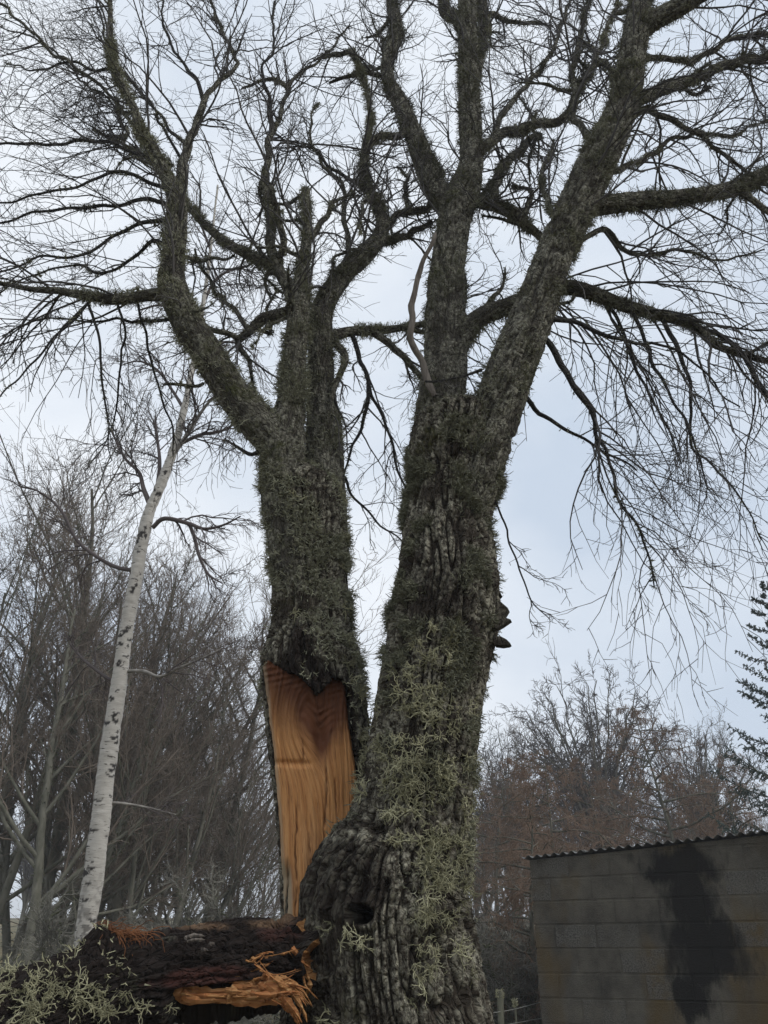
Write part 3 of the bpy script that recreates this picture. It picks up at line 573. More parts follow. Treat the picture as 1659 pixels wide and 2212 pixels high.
# --- broken bark flaps and a snag on the right flank
def prism(name, poly, Y, thick, matk, parent, org):
    a = np.array([at(x, y, Y) for x, y in poly]); b_ = np.array([at(x, y, Y) for x, y in poly])+np.array([.3*thick, thick, 0])
    c = a.mean(0); n = len(poly); V = np.vstack([a, b_, [c-np.array([0, .05*thick, 0])], [b_.mean(0)]])-org
    F = [[i, (i+1) % n, n+(i+1) % n] for i in range(n)]+[[i, n+(i+1) % n, n+i] for i in range(n)]+[[2*n, (i+1) % n, i] for i in range(n)]+[[2*n+1, n+i, n+(i+1) % n] for i in range(n)]
    return mesh_np(name, V, np.array(F), M[matk], parent, False, {'bk': V*1., 'ridge': np.full(len(V), .5), 'stain_shade': np.full(len(V), .35)})
prism('bark_flap', [(1045, 1246), (1062, 1264), (1081, 1280), (1070, 1283), (1075, 1294), (1097, 1313), (1083, 1336), (1060, 1332), (1050, 1280)], 3.27, .05, 'bark', trunk, TO)
prism('bark_flap', [(1066, 1330), (1086, 1332), (1103, 1338), (1086, 1350), (1072, 1358), (1060, 1345)], 3.25, .035, 'bark', trunk, TO)
prism('bark_flap', [(1068, 1374), (1081, 1374), (1094, 1381), (1102, 1389), (1098, 1392), (1084, 1394), (1068, 1392)], 3.27, .04, 'bark', trunk, TO)
prism('bark_flap', [(560, 1420), (572, 1412), (596, 1414), (590, 1432), (572, 1428), (566, 1436)], 3.42, .05, 'bark', stem, TO)

# --- big antler-like lichen tufts, each one a piece of its own
def tuft_mesh(k):
    n = 7; st = rng.normal(size=(n, 3))*.006; d = rng.normal(size=(n, 3)); d[:, 2] = np.abs(d[:, 2])*.6+.25
    P, R = grow(st, d, rng.uniform(.035, .07, n), np.full(n, .0028), 6, .36, (0, 0, .1), .7); out = [tubes(P, R, 4)]
    a, dd, l, r = kids(P, R, 3, .85, .7, .3, .85); P, R = grow(a, dd, l, r, 4, .4, (0, 0, 0), .6); out.append(tubes(P, R, 3))
    a, dd, l, r = kids(P, R, 2, .8, .55, .45, .8); P, R = grow(a, dd, l, r, 3, .4, (0, 0, 0), .45); out.append(tubes(P, R, 3))
    V, F = joinVF(out); o = mesh_np('lichen_tuft', V, F, M['lichen']); me = o.data; bpy.data.objects.remove(o); return me
TUFTS = [tuft_mesh(k) for k in range(10)]
def put_tuft(p, nn, size, parent, org):
    o = link('lichen_tuft', TUFTS[rng.integers(len(TUFTS))], parent)
    z = nrm(nn+np.array([0, 0, -.35])+.25*rng.normal(size=3))
    R = Vector(z).to_track_quat('Z', 'Y').to_matrix() @ Matrix.Rotation(rng.random()*6.28, 3, 'Z')
    s3 = size*np.array([1.0, 1.0, .9])
    o.matrix_local = Matrix.Translation(Vector(p-org)) @ R.to_4x4() @ Matrix.Diagonal((*s3, 1))
def scatter(V, Nm, w, n, lo, hi, parent, org):
    w = np.maximum(w.ravel(), 0); i = rng.choice(len(w), n, p=w/w.sum(), replace=False)
    for k in i: put_tuft(V.reshape(-1, 3)[k], Nm.reshape(-1, 3)[k], rng.uniform(lo, hi), parent, org)
def blob(px, py, x, y, a, b_): return np.exp(-((px-x)/a)**2-((py-y)/b_)**2)
fr = (NR[..., 1] < -.05)
w = sum(k*blob(pxR, pyR, x, y, a, b_) for x, y, a, b_, k in ((835, 1620, 45, 30, 3), (900, 1660, 60, 50, 3), (930, 1540, 50, 60, 2), (950, 1400, 50, 60, 1.3), (880, 1730, 40, 40, 2), (915, 1820, 75, 18, 4), (960, 1860, 40, 50, 2.5), (930, 1940, 50, 60, 2), (880, 1500, 30, 40, 1.), (700, 1990, 30, 35, 1.6), (760, 2020, 60, 30, 1.), (790, 1830, 30, 15, 1.2), (1010, 1750, 12, 150, .9), (720, 2160, 50, 40, .9), (900, 2080, 80, 80, .5), (960, 1680, 30, 80, 1)))
scatter(VR, NR, (w+.04*(pyR > 1350))*(1-blob(pxR, pyR, 778, 1990, 45, 40))*fr*(1-.9*stR*(pyR < 2000))*sstep(-pyR, -2330, -2240)*sstep(pyR, 1300, 1420), 225, .42, 1.0, trunk, TO)
w = (blob(pxL, pyL, 790, 1560, 18, 90)+blob(pxL, pyL, 755, 1330, 14, 130)+.5*blob(pxL, pyL, 750, 1150, 20, 120)+.25*blob(pxL, pyL, 600, 1250, 40, 120))
scatter(VL, NL, w*(1-np.clip(stL, 0, 1))*(NL[..., 1] < .4), 46, .5, .95, stem, TO)

# ------------------------------------------------------------------ the broken-off stem lying to the left
lrows = P3([(652, 2080, 78, 3.22), (600, 2090, 92, 3.2), (520, 2096, 106, 3.17), (420, 2108, 103, 3.12), (330, 2122, 104, 3.06), (250, 2142, 108, 3.0), (160, 2172, 112, 2.93), (70, 2205, 118, 2.86), (-60, 2260, 124, 2.76), (-260, 2350, 130, 2.62), (-520, 2480, 120, 2.45), (-760, 2600, 100, 2.32)], 0)
log = empty('fallen_stem', tuple(lrows[6, :3]*np.array([1, 1, 0])))
tag(log, 'dark broken-off stem torn from the old tree, tufted with pale lichen', 'log'); LO = np.array(log.location)
V, Nm, s, th, r, T = sweep(lrows, 340, 190)
V, rdg, q = bark(V, Nm, s, th, r, .024, .035, .16, .13, 9.)
px, py = topx(V); front = Nm[..., 1] < .3
tear = sstep(py-(2128-.10*(px-480)), -6, 10)*sstep(-np.abs(px-520), -175, -95)*front          # the strip ripped away along the underside
V = V-Nm*(.075*tear)[..., None]
ends = sstep(-s, -.14, 0.)[:, None]
V = V+Nm*(ends*.05*fbm(q*22, 2))[..., None]+T[:, None, :]*(ends*.10*noise3(q*np.array([14, 14, 2])+3.))[..., None]
knob = np.exp(-((px-215)/36)**2-((py-2036)/20)**2)*(Nm[..., 1] < .5); V = V+np.array([0, -.02, .045])*knob[..., None]
stain_shade = np.clip(.75*sstep(px, 330, 420)*front+.9*knob+.5*tear, 0, .95)*(.65+.5*noise3(q*11))  # dark log bark and knob; the torn recess is darkened too
nq = .25*noise3(q*16)
red = np.clip(sstep(-np.hypot((px-440)/115, (py-2112+.1*(px-440))/26)+nq, -1.15, -.7)+sstep(-np.hypot((px-600)/50, (py-2010)/30)+nq, -1.1, -.6)*.7, 0, 1)*front
pal = np.clip(sstep(-np.hypot((px-440)/60, (py-2000)/10)+nq, -1.1, -.5)+sstep(-np.hypot((px-590)/60, (py-1996)/11)+nq, -1.1, -.5), 0, 1)*(Nm[..., 1] < .7)
stain_shade = stain_shade*(1-.8*red)*(1-pal)
body = mesh_np('log_body', V-LO, gridF(340, 190), M['logbark'], log, True, {'bk': q.reshape(-1, 3), 'ridge': rdg.ravel(), 'stain_shade': np.clip(stain_shade, 0, 1).ravel(), 'red': red.ravel(), 'pale': pal.ravel()})
Vg, Ng, pxg, pyg, qg = V, Nm, px, py, q
# end cap: ragged dark heartwood
c0 = V[0].mean(0); ring = V[0]; n = 190; capv = [ring]
for k, f in ((1, .75), (2, .5), (3, .25), (4, .04)): 
    rr_ = c0+(ring-c0)*f; capv.append(rr_-T[0]*(.05*noise3(rr_*28)+.03*noise3(rr_*60)+.02*(k > 1))[:, None])
capv = np.array(capv)
mesh_np('torn_end', capv-LO, gridF(5, n), M['splinter'], log, False)
# inner bark patch and bare wood strips along the tear
def strip(name, pts, w0, w1, th_, matk, parent, org, Y, K=9, rough=.15):
    """a long torn splinter: flattened, tapered, ragged at the tip"""
    C, s = spline(np.array([[x, y, 0, 0] for x, y in pts], float), K)
    P = np.array([at(C[k, 0], C[k, 1], Y[0]+(Y[1]-Y[0])*k/(K-1)+.006*rng.normal()) for k in range(K)])
    wd = np.linspace(w0, w1, K)*(1+rough*rng.normal(size=K))*np.linspace(1, .9, K); wd[-1] *= .3
    dr = nrm(np.gradient(P, axis=0)); up = nrm(np.cross(dr, np.array([0, -1., 0]))); ou = np.cross(up, dr)
    sh = [(1, .0), (.35, 1), (-.4, .8), (-1, -.1), (0, -.9)]
    V = np.concatenate([[P[k]+up[k]*wd[k]*a*(1+.12*rng.normal())-ou[k]*th_*b_*(.6+.4*wd[k]/max(w0, w1)) for a, b_ in sh] for k in range(K)]).reshape(K, 5, 3)
    end = np.repeat(P[-1:][None]+dr[-1]*.006, 5, 1); V = np.concatenate([np.repeat(P[:1][None], 5, 1), V, end])
    return mesh_np(name, V.reshape(-1, 3)-org, gridF(K+2, 5), M[matk], parent, False)
sp = [([(372, 2134), (392, 2157), (450, 2163), (520, 2158)], .018, .011, 3.0), ([(385, 2141), (420, 2152), (480, 2153), (530, 2150)], .013, .009, 2.99), ([(378, 2128), (410, 2142), (460, 2146), (515, 2142)], .012, .008, 3.0),
      ([(500, 2158), (540, 2164), (590, 2156), (625, 2140)], .017, .010, 3.0), ([(505, 2150), (550, 2153), (600, 2142), (640, 2126)], .018, .008, 2.99), ([(498, 2140), (545, 2144), (590, 2136), (632, 2120)], .016, .008, 3.0),
      ([(500, 2129), (545, 2131), (580, 2122), (600, 2110)], .014, .007, 3.01), ([(505, 2121), (540, 2120), (570, 2112), (588, 2118)], .013, .006, 3.02), ([(530, 2090), (555, 2076), (590, 2070), (628, 2056)], .010, .004, 3.03),
      ([(528, 2078), (550, 2068), (575, 2063), (600, 2062)], .010, .006, 3.04), ([(522, 2103), (545, 2099), (562, 2090), (574, 2080)], .012, .006, 3.03), ([(535, 2072), (548, 2082), (560, 2076), (572, 2064)], .008, .005, 3.02),
      ([(572, 2118), (600, 2130), (625, 2150), (648, 2186), (655, 2206)], .016, .006, 2.99), ([(580, 2106), (610, 2122), (640, 2140), (662, 2168)], .013, .005, 3.02), ([(570, 2126), (606, 2148), (632, 2176), (652, 2204)], .018, .006, 2.98),
      ([(566, 2100), (590, 2112), (618, 2110), (646, 2098)], .006, .002, 3.0), ([(560, 2132), (600, 2128), (630, 2124), (656, 2140)], .010, .004, 2.99), ([(600, 2156), (622, 2172), (640, 2190), (652, 2212)], .014, .006, 2.98),
      ([(560, 2086), (585, 2110), (604, 2126), (624, 2136)], .004, .003, 2.96), ([(548, 2148), (585, 2150), (610, 2146), (630, 2150)], .009, .004, 2.97), ([(628, 2050), (640, 2066), (652, 2076), (660, 2090)], .008, .004, 3.08), ([(640, 2010), (650, 2030), (652, 2052), (648, 2075)], .014, .008, 3.2),
      ([(610, 2116), (636, 2126), (654, 2146), (664, 2170)], .012, .005, 3.05), ([(634, 2096), (652, 2112), (662, 2136), (668, 2160)], .010, .004, 3.1), ([(618, 2150), (636, 2146), (646, 2150), (660, 2148)], .005, .002, 2.97)]
for pts, a, b_, Yd in sp:
    for k in range(3):
        dx, dy = rng.normal(size=2)*(4, 3.2); jit = [(x+dx+rng.normal()*2.2+(rng.normal()*7 if i_ in (0, len(pts)-1) else 0), y+dy+rng.normal()*1.6) for i_, (x, y) in enumerate(pts)]
        wk_ = (1.05, .5, .28)[k]; strip('splinter', jit, a*wk_*rng.uniform(.8, 1.1), b_*wk_*rng.uniform(.7, 1.2), (.007, .004, .003)[k], 'splinter', log, LO, (Yd+rng.uniform(-.012, .012), Yd+rng.uniform(0, .05)), 10, .22)
for pts in ([(400, 2026), (420, 2020), (440, 2022)], [(404, 2034), (420, 2030), (440, 2030)], [(452, 2040), (458, 2038), (462, 2040)], [(436, 2052), (442, 2051), (448, 2053)]):
    strip('bark_flake', pts, .006, .005, .004, 'deadwood', log, LO, (2.955, 2.955))
# orange fibres on the knob
n = 240; i = rng.choice(pxg.size, n, p=(lambda w_: w_/w_.sum())((np.exp(-((pxg-255)/42)**2-((pyg-2022)/12)**2)*(Ng[..., 1] < .6)).ravel()))
Pf, Rf = grow(Vg.reshape(-1, 3)[i]+Ng.reshape(-1, 3)[i]*.004, np.array([.9, -.2, -.1])+.6*rng.normal(size=(n, 3)), rng.uniform(.03, .085, n), np.full(n, .0017), 7, .3, (0.2, -.2, -1.6), .5)
tag(mesh_np('root_fibres', (lambda a: a[0]-LO)(tubes(Pf, Rf, 3)), tubes(Pf, Rf, 3)[1], M['fibre'], log), kind='stuff')
w = (sum(k*blob(pxg, pyg, x, y, a, b_) for x, y, a, b_, k in ((30, 2130, 60, 50, 3), (60, 2180, 70, 40, 3), (180, 2150, 60, 45, 2), (240, 2170, 60, 40, 2), (290, 2150, 40, 40, 1.4), (10, 2110, 50, 18, 2.5), (150, 2090, 20, 20, .8), (330, 2190, 40, 25, 1.2))))*(Ng[..., 1] < .2)
scatter(Vg, Ng, w*(pyg > 2098), 46, .42, .8, log, LO)
w = clump(qg, 8, -.1, .2)*sstep(-pxg, -380, -150)*(pyg < 2350)*(.3+sstep(-pyg+.3*pxg*-1, -2200, -2080))
fuzz(Vg, Ng, w, 500, .022, .002, body, matk='lichen')
for o in body.children: o.location = TO-LO      # fuzz() builds relative to the tree

# ------------------------------------------------------------------ silver birch
YB = 8.0
bp = [(178, 2075, 27), (184, 2010, 26), (197, 1930, 25), (214, 1800, 24), (231, 1650, 23), (252, 1500, 20), (275, 1350, 18), (297, 1225, 16), (322, 1110, 14.5), (350, 1040, 12), (378, 965, 10.5), (396, 890, 8.5), (413, 805, 7), (432, 700, 5.5), (452, 560, 4), (470, 400, 2)]
bp = [(x, y, r_*.86) for x, y, r_ in bp]; rows = P3(bp, YB); g0 = rows[0].copy(); g0[2] = gz(g0[0], g0[1])-.05; g0[3] *= 1.25; rows = np.vstack([g0, rows])
birch = tag(empty('silver_birch', (rows[0, 0], YB, float(gz(rows[0, 0], YB)))), 'slender leaning silver birch with white bark and black scars', 'tree'); BO = np.array(birch.location)
V, Nm, s, th, r, T = sweep(rows, 700, 64); R = .09
q = np.stack([np.broadcast_to(R*np.cos(th)[None], V.shape[:2]), np.broadcast_to(R*np.sin(th)[None], V.shape[:2]), np.broadcast_to(s[:, None], V.shape[:2])], -1)
V = V+Nm*(.006*noise3(q*np.array([9, 9, 26]))+.01*noise3(q*np.array([6, 6, 3])))[..., None]
px, py = topx(V); sc = np.zeros(px.shape)
for k in range(46):
    yk = rng.uniform(850, 2010); xk = np.interp(-yk, [-p[1] for p in bp], [p[0] for p in bp]); rk = np.interp(-yk, [-p[1] for p in bp], [p[2] for p in bp])
    ok_ = rng.uniform(-.8, .8)*rk; hh = rng.uniform(1.8, 5)
    sc = np.maximum(sc, (sstep(-np.hypot((px-xk-ok_)/(rk*rng.uniform(.2, .55)), (py-yk+.3*np.abs(px-xk-ok_))/hh)+.7*noise3(q*np.array([40, 40, 55.])), -1.15, -.75))*(Nm[..., 1] < .3))
sc = np.maximum(sc, .75*sstep(py, 1830, 2060)*sstep(fbm(q*np.array([18, 18, 24.]), 2), .0, .25))
sc = np.maximum(sc, .55*sstep(-Nm[..., 0]+.2*noise3(q*12), .72, .95))  # shaded left flank of the birch, put into the bark colour
mesh_np('trunk', V-BO, gridF(700, 64), M['birch'], birch, True, {'bk': q.reshape(-1, 3), 'stain_shade': sc.ravel()})
BC, _ = spline(rows, 120)
def bbranch(pts, dY, thick, parent, matk, nk=9, tl=.5, droop=-.5):
    p = P3([(x, y, r_, YB+dY*k/(len(pts)-1)) for k, (x, y, r_) in enumerate(pts)], 0); C, _ = spline(p, 26)
    o = mesh_np('branch', *(lambda a: (a[0]-BO, a[1]))(tubes(C[None, :, :3], C[None, :, 3], 7)), M[matk], parent)
    a, d, l, r_ = kids(C[None, :, :3], C[None, :, 3], nk, .7, tl, .15, .5, .004); P1, R1_ = grow(a, d, l, r_, 8, .16, (0, 0, droop), .4)
    a, d, l, r_ = kids(P1, R1_, 7, .6, .5, .1, .6, .003); P2, R2_ = grow(a, d, l, r_, 7, .16, (0, 0, droop*1.6), .5)
    a, d, l, r_ = kids(P2, R2_, 5, .6, .5, .1, .7, .0026); P3_, R3_ = grow(a, d, l, r_, 4, .18, (0, 0, droop*1.2), .6)
    tag(mesh_np('twigs', *(lambda a: (a[0]-BO, a[1]))(joinVF([tubes(P1, R1_, 4), tubes(P2, R2_, 3), tubes(P3_, R3_, 3)])), M['birch_twig'], o), kind='stuff')
bbranch([(330, 1140, 5), (355, 1120, 5), (405, 1130, 4.5), (440, 1142, 3.5), (480, 1135, 2.5), (520, 1115, 1.5)], -.3, 0, birch, 'birch_twig')
bbranch([(408, 1130, 4), (420, 1160, 4), (430, 1200, 3.5), (450, 1240, 2.5), (480, 1260, 1.5)], -.3, 0, birch, 'birch_twig', 8, .6, -.2)
bbranch([(287, 1232, 5), (250, 1225, 4.5), (205, 1200, 4), (165, 1165, 3.5), (130, 1100, 3), (80, 1060, 2), (40, 1050, 1.2)], .2, 0, birch, 'birch_twig', 14, .4, -.1)
bbranch([(260, 1480, 4), (225, 1460, 3.5), (180, 1425, 3), (150, 1390, 2)], .3, 0, birch, 'birch_twig', 9)
bbranch([(275, 1450, 4), (310, 1450, 4), (345, 1462, 3.5), (380, 1445, 3), (430, 1425, 2), (480, 1400, 1)], -.2, 0, birch, 'pale_branch', 9, .5, -.2)
bbranch([(322, 1085, 6), (310, 1055, 5), (300, 1020, 4), (270, 990, 3), (240, 930, 2)], .2, 0, birch, 'birch_twig', 11)
bbranch([(340, 1055, 5), (345, 1000, 4), (340, 950, 3), (335, 900, 2)], .4, 0, birch, 'birch_twig', 10)
bbranch([(372, 985, 5), (400, 945, 5), (425, 905, 4), (450, 870, 3), (490, 830, 2)], -.2, 0, birch, 'pale_branch', 12)
bbranch([(378, 965, 4), (430, 940, 4), (480, 930, 3), (530, 900, 2)], .2, 0, birch, 'birch_twig', 12)
bbranch([(395, 880, 4), (370, 840, 3), (340, 800, 3), (300, 780, 2), (260, 790, 1)], .2, 0, birch, 'birch_twig', 14)
bbranch([(410, 810, 4), (440, 770, 3), (480, 740, 3), (520, 745, 2), (550, 770, 1)], .3, 0, birch, 'birch_twig', 14)
bbranch([(425, 730, 4), (400, 690, 3), (350, 660, 2.5), (300, 670, 2)], .5, 0, birch, 'birch_twig', 14)
bbranch([(440, 650, 3), (470, 600, 3), (520, 580, 2), (560, 600, 1)], .4, 0, birch, 'birch_twig', 14)
bbranch([(455, 540, 3), (430, 480, 2), (400, 450, 1)], .3, 0, birch, 'birch_twig', 12)
bbranch([(222, 1735, 3), (260, 1735, 3), (320, 1745, 2.5), (380, 1760, 1.5)], .2, 0, birch, 'pale_branch', 7, .4, -.1)

# ------------------------------------------------------------------ bare trees behind
def proto(name, H, stems, n1, n2, n3, n4, a1=.55, up=.35, wig=.1, l1=.5, twm='bg_twig', bm='bg_bark', r0=.014, rmin=.006, moss=0):
    root = empty(name); ns = len(stems); st = np.array([[x, y, -.25] for x, y, *_ in stems], float); d = np.array([[lx, ly, 1.] for _, _, lx, ly, _ in stems]); ln = np.array([H*k for *_, k in stems])
    P0, R0 = grow(st, d, ln, np.full(ns, H*r0)*ln/H*1.3, 16, wig*.5, (0, 0, up*.5), .22)
    a, dd, l, r = kids(P0, R0, n1, a1, l1, .22, .55); P1, R1_ = grow(a, dd, l, r, 11, wig, (0, 0, up), .28)
    a, dd, l, r = kids(P1, R1_, n2, .6, .5, .15, .5, rmin*1.3); P2, R2_ = grow(a, dd, l, r, 8, wig*1.3, (0, 0, up*.8), .4)
    a, dd, l, r = kids(P2, R2_, n3, .6, .5, .1, .6, rmin); P3_, R3_ = grow(a, dd, l, r, 5, wig*1.5, (0, 0, up*.6), .5)
    a, dd, l, r = kids(P3_, R3_, n4, .65, .5, .1, .8, rmin*.85); P4, R4 = grow(a, dd, np.maximum(l, .12), r, 3, wig*1.6, (0, 0, up*.4), .6)
    tr = mesh_np('trunk', *joinVF([tubes(P0, R0, 12), tubes(P1, R1_, 7)]), M[bm], root)
    if moss:
        k = int(moss); i = rng.integers(0, P1.shape[0], k); j = rng.integers(0, 8, k); j0 = rng.integers(0, 12, k//2); i0 = rng.integers(0, ns, k//2)
        S_ = np.concatenate([P1[i, j]+rng.random((k, 1))*(P1[i, j+1]-P1[i, j]), P0[i0, j0]+rng.random((k//2, 1))*(P0[i0, j0+1]-P0[i0, j0])]); rr = np.concatenate([R1_[i, j], R0[i0, j0]])
        dn = nrm(rng.normal(size=S_.shape)); Pm, Rm = grow(S_+dn*rr[:, None]*.8, dn, rng.uniform(.04, .11, len(S_)), np.full(len(S_), .013), 3, .4, (0, 0, -.5), .4)
        tag(mesh_np('moss', *tubes(Pm, Rm, 3), M['bg_moss'], tr), kind='stuff')
    tag(mesh_np('crown', *joinVF([tubes(P2, R2_, 4), tubes(P3_, R3_, 3), tubes(P4, R4, 3)]), M[twm], root), kind='stuff')
    return root
def place(root, px, Y, label, cat, group=None, sc=1., rz=0., lean=(0, 0), first=False):
    o = root if first else copy_tree(root)
    x = at(px, 2063, Y)[0]; o.location = (x, Y, float(gz(x, Y))); o.rotation_euler = (lean[0], lean[1], rz); o.scale = (sc,)*3
    tag(o, label, cat, group); return o
broomA = proto('bare_tree', 10.5, [(0, 0, .18, 0, .8), (.3, .2, .42, .1, .72), (-.25, .1, -.2, .05, .75), (.1, -.3, .6, -.1, .55)], 12, 8, 6, 3, .48, .5, .07, .46, moss=1100, r0=.0085, rmin=.005)
broomB = proto('bare_tree', 10.5, [(0, 0, .05, 0, .9), (.2, .1, .32, -.1, .65)], 18, 8, 6, 3, .68, .5, .09, .42, moss=900, r0=.0095, rmin=.005)
def domed(name, H):
    root = empty(name); P0, R0 = grow(np.array([[0, 0, -.3]]), np.array([[.02, 0, 1.]]), np.array([H*.55]), np.array([H*.017]), 12, .03, (0, 0, 0), .55)
    n = 26; a = np.arange(n)*2.4+rng.normal(size=n)*.2; c = np.linspace(.98, -.15, n); sn = np.sqrt(1-c*c); rad = rng.uniform(.86, 1.04, n)
    tg = np.stack([np.cos(a)*sn*.29*H*rad, np.sin(a)*sn*.29*H*rad, .72*H+c*.27*H*rad], 1); k = np.clip(4+6*rng.random(n)+2*(c-.5), 3, 10.9); i0 = k.astype(int); st = P0[0, i0]
    t_ = np.linspace(0, 1, 12)[None, :, None]; m1 = st+np.array([0, 0, .16*H])+.25*(tg-st); P1 = (1-t_)**2*st[:, None]+2*t_*(1-t_)*m1[:, None]+t_**2*tg[:, None]; P1[:, 1:] += rng.normal(size=(n, 11, 3))*.05
    R1_ = np.broadcast_to(np.linspace(H*.0065, H*.0016, 12)[None], (n, 12))
    a_, dd, l, r = kids(P1, R1_, 11, .6, .26, .2, .6, .014); P2, R2_ = grow(a_, dd, l, r, 8, .2, (0, 0, .25), .5)
    a_, dd, l, r = kids(P2, R2_, 7, .65, .45, .1, .7, .012); P3_, R3_ = grow(a_, dd, l, r, 5, .24, (0, 0, .15), .6)
    a_, dd, l, r = kids(P3_, R3_, 4, .7, .55, .1, .9, .010); P4, R4 = grow(a_, dd, np.maximum(l, .12), r, 3, .26, (0, 0, .1), .6)
    mesh_np('trunk', *joinVF([tubes(P0, R0, 12), tubes(P1, R1_, 7)]), M['bg_bark'], root)
    tag(mesh_np('crown', *joinVF([tubes(P2, R2_, 4), tubes(P3_, R3_, 3), tubes(P4, R4, 3)]), M['dark_twig'], root), kind='stuff'); return root
roundC = domed('round_tree', 11.)
G1 = 'bare trees massed behind the birch'
place(broomA, -60, 15.5, 'bare many-stemmed mossy tree with a thick trunk, farthest from the white birch in its row', 'tree', G1, .98, .2, first=True)
place(broomB, 45, 13.5, 'bare tree with a dark furrowed trunk leaning beside the dry grass field', 'tree', G1, .80, 1.0, (0, .10), first=True)
place(broomA, -120, 17.5, 'bare many-stemmed tree at the outer end of the row behind the dry grass', 'tree', G1, 1.12, 2.6)
place(broomB, 85, 19.0, 'tall bare upright tree standing back between its mossy neighbours and the birch', 'tree', G1, 1.16, 3.4)
place(broomA, 120, 18.5, 'bare mossy many-stemmed tree fanning upward right behind the white birch', 'tree', G1, 1.12, 5.9)
place(broomA, 205, 21.5, 'bare many-stemmed tree set far back directly behind the birch', 'tree', G1, 1.05, 4.9)
place(broomB, -30, 22.0, 'tall bare tree set far back behind the thick mossy trunk', 'tree', G1, 1.2, .7)
place(broomA, 300, 20.0, 'bare many-stemmed tree filling the gap behind the upright twiggy one', 'tree', G1, .92, 1.2)
place(broomB, 260, 17.0, 'bare upright tree with twiggy crown between the birch and the old tree', 'tree', G1, .86, 2.3, (0, .05))
place(broomA, 330, 15.0, 'bare fanning tree with mossy limbs close behind the fallen stem', 'tree', G1, .74, .6, (0, .06))
place(broomB, 440, 19.0, 'bare twiggy tree sloping down towards the split wood face', 'tree', G1, .84, 4.4, (0, .10))
place(broomA, 500, 16.0, 'low bare many-stemmed tree beside the split wood face', 'tree', G1, .52, 1.5, (0, .12))
place(broomA, 400, 24.0, 'bare many-stemmed tree far behind the fallen stem, pale with distance', 'tree', G1, .95, 3.7)
# right-hand side
place(roundC, 1325, 31, 'bare tree with a rounded domed crown rising behind the block shed', 'tree', None, .88, .3, first=True)
place(roundC, 1130, 34, 'smaller bare round-topped tree past the old trunk, above the brown larches', 'tree', None, .74, 2.)
place(broomB, 1440, 26, 'thin bare ascending tree between the round tree and the dark conifer', 'tree', None, .56, 1.4)
place(broomB, 1600, 27, 'bare twiggy tree under the conifer boughs behind the shed', 'tree', None, .60, 3.0)
place(roundC, 1560, 33, 'bare tree with wide forked crown behind the brown larch stem', 'tree', None, .74, 4.1)
place(broomB, 1050, 27, 'slim bare tree with fine upright twigs showing against the sky past the old trunk', 'tree', None, .62, 5.)

# larches: level branches with curtains of brown hanging twigs
def larch(name, H, nb, lb, z0, ht):
    root = empty(name); P0, R0 = grow(np.array([[0, 0, -.3]]), np.array([[.0, 0, 1.]]), np.array([H]), np.array([H*.014]), 18, .02, (0, 0, 0), .03)
    mesh_np('trunk', *tubes(P0, R0, 12), M['bg_bark'], root)
    zz = np.linspace(z0, .995, nb)+rng.normal(size=nb)*.01; k = np.clip(zz*17, 0, 16.9); i = k.astype(int); st = P0[0, i]+(k-i)[:, None]*(P0[0, i+1]-P0[0, i])
    az = rng.random(nb)*6.283; d = np.stack([np.cos(az), np.sin(az), rng.uniform(-.15, .35, nb)], 1); l = lb*np.sqrt(np.maximum(.10, 1-zz**2.2))*rng.uniform(.55, 1.15, nb)
    P1, R1_ = grow(st, d, l, np.clip(l*.016, .012, .06), 10, .12, (0, 0, .05), .25); mesh_np('boughs', *tubes(P1, R1_, 6), M['bg_bark'], root)['kind'] = 'stuff'
    a, dd, l2, r2 = kids(P1, R1_, 14, .9, .30, .12, .4, .007); l2 = np.clip(l2, .2, ht); P2, R2_ = grow(a, dd+np.array([0, 0, -.2]), l2, r2, 6, .2, (0, 0, -1.1), .5)
    a, dd, l3, r3 = kids(P2, R2_, 8, .7, .5, .1, .8, .0055); P3_, R3_ = grow(a, dd, l3, r3, 4, .26, (0, 0, -.7), .6)
    a, dd, l4, r4 = kids(P3_, R3_, 2, .7, .6, .2, .9, .0045); P4, R4 = grow(a, dd, l4, r4, 3, .3, (0, 0, -.3), .7)
    tag(mesh_np('hanging_twigs', *joinVF([tubes(P2, R2_, 3), tubes(P3_, R3_, 3), tubes(P4, R4, 3)]), M['larch_twig'], root), kind='stuff'); return root
lar = larch('larch', 9.5, 50, 3.2, .12, 1.0)
place(lar, 1500, 19, 'brown leafless larch with one straight stem above the shed roof', 'tree', None, .66, .4, first=True)
place(lar, 1215, 17, 'broad brown larch with drooping twigs crowding the shed corner', 'tree', None, .50, 2.2)
place(lar, 1075, 20, 'brown drooping larch just past the old tree trunk', 'tree', None, .54, 4.)
place(lar, 1340, 21, 'brown larch with tangled hanging twigs under the round bare tree', 'tree', None, .56, 1.1)
place(lar, 1150, 13, 'low brown tangled larch between the shed and the wire fence', 'tree', None, .40, 3.)
place(lar, 1640, 22, 'brown larch beneath the dark conifer at the end of the shed roof', 'tree', None, .60, 5.2)

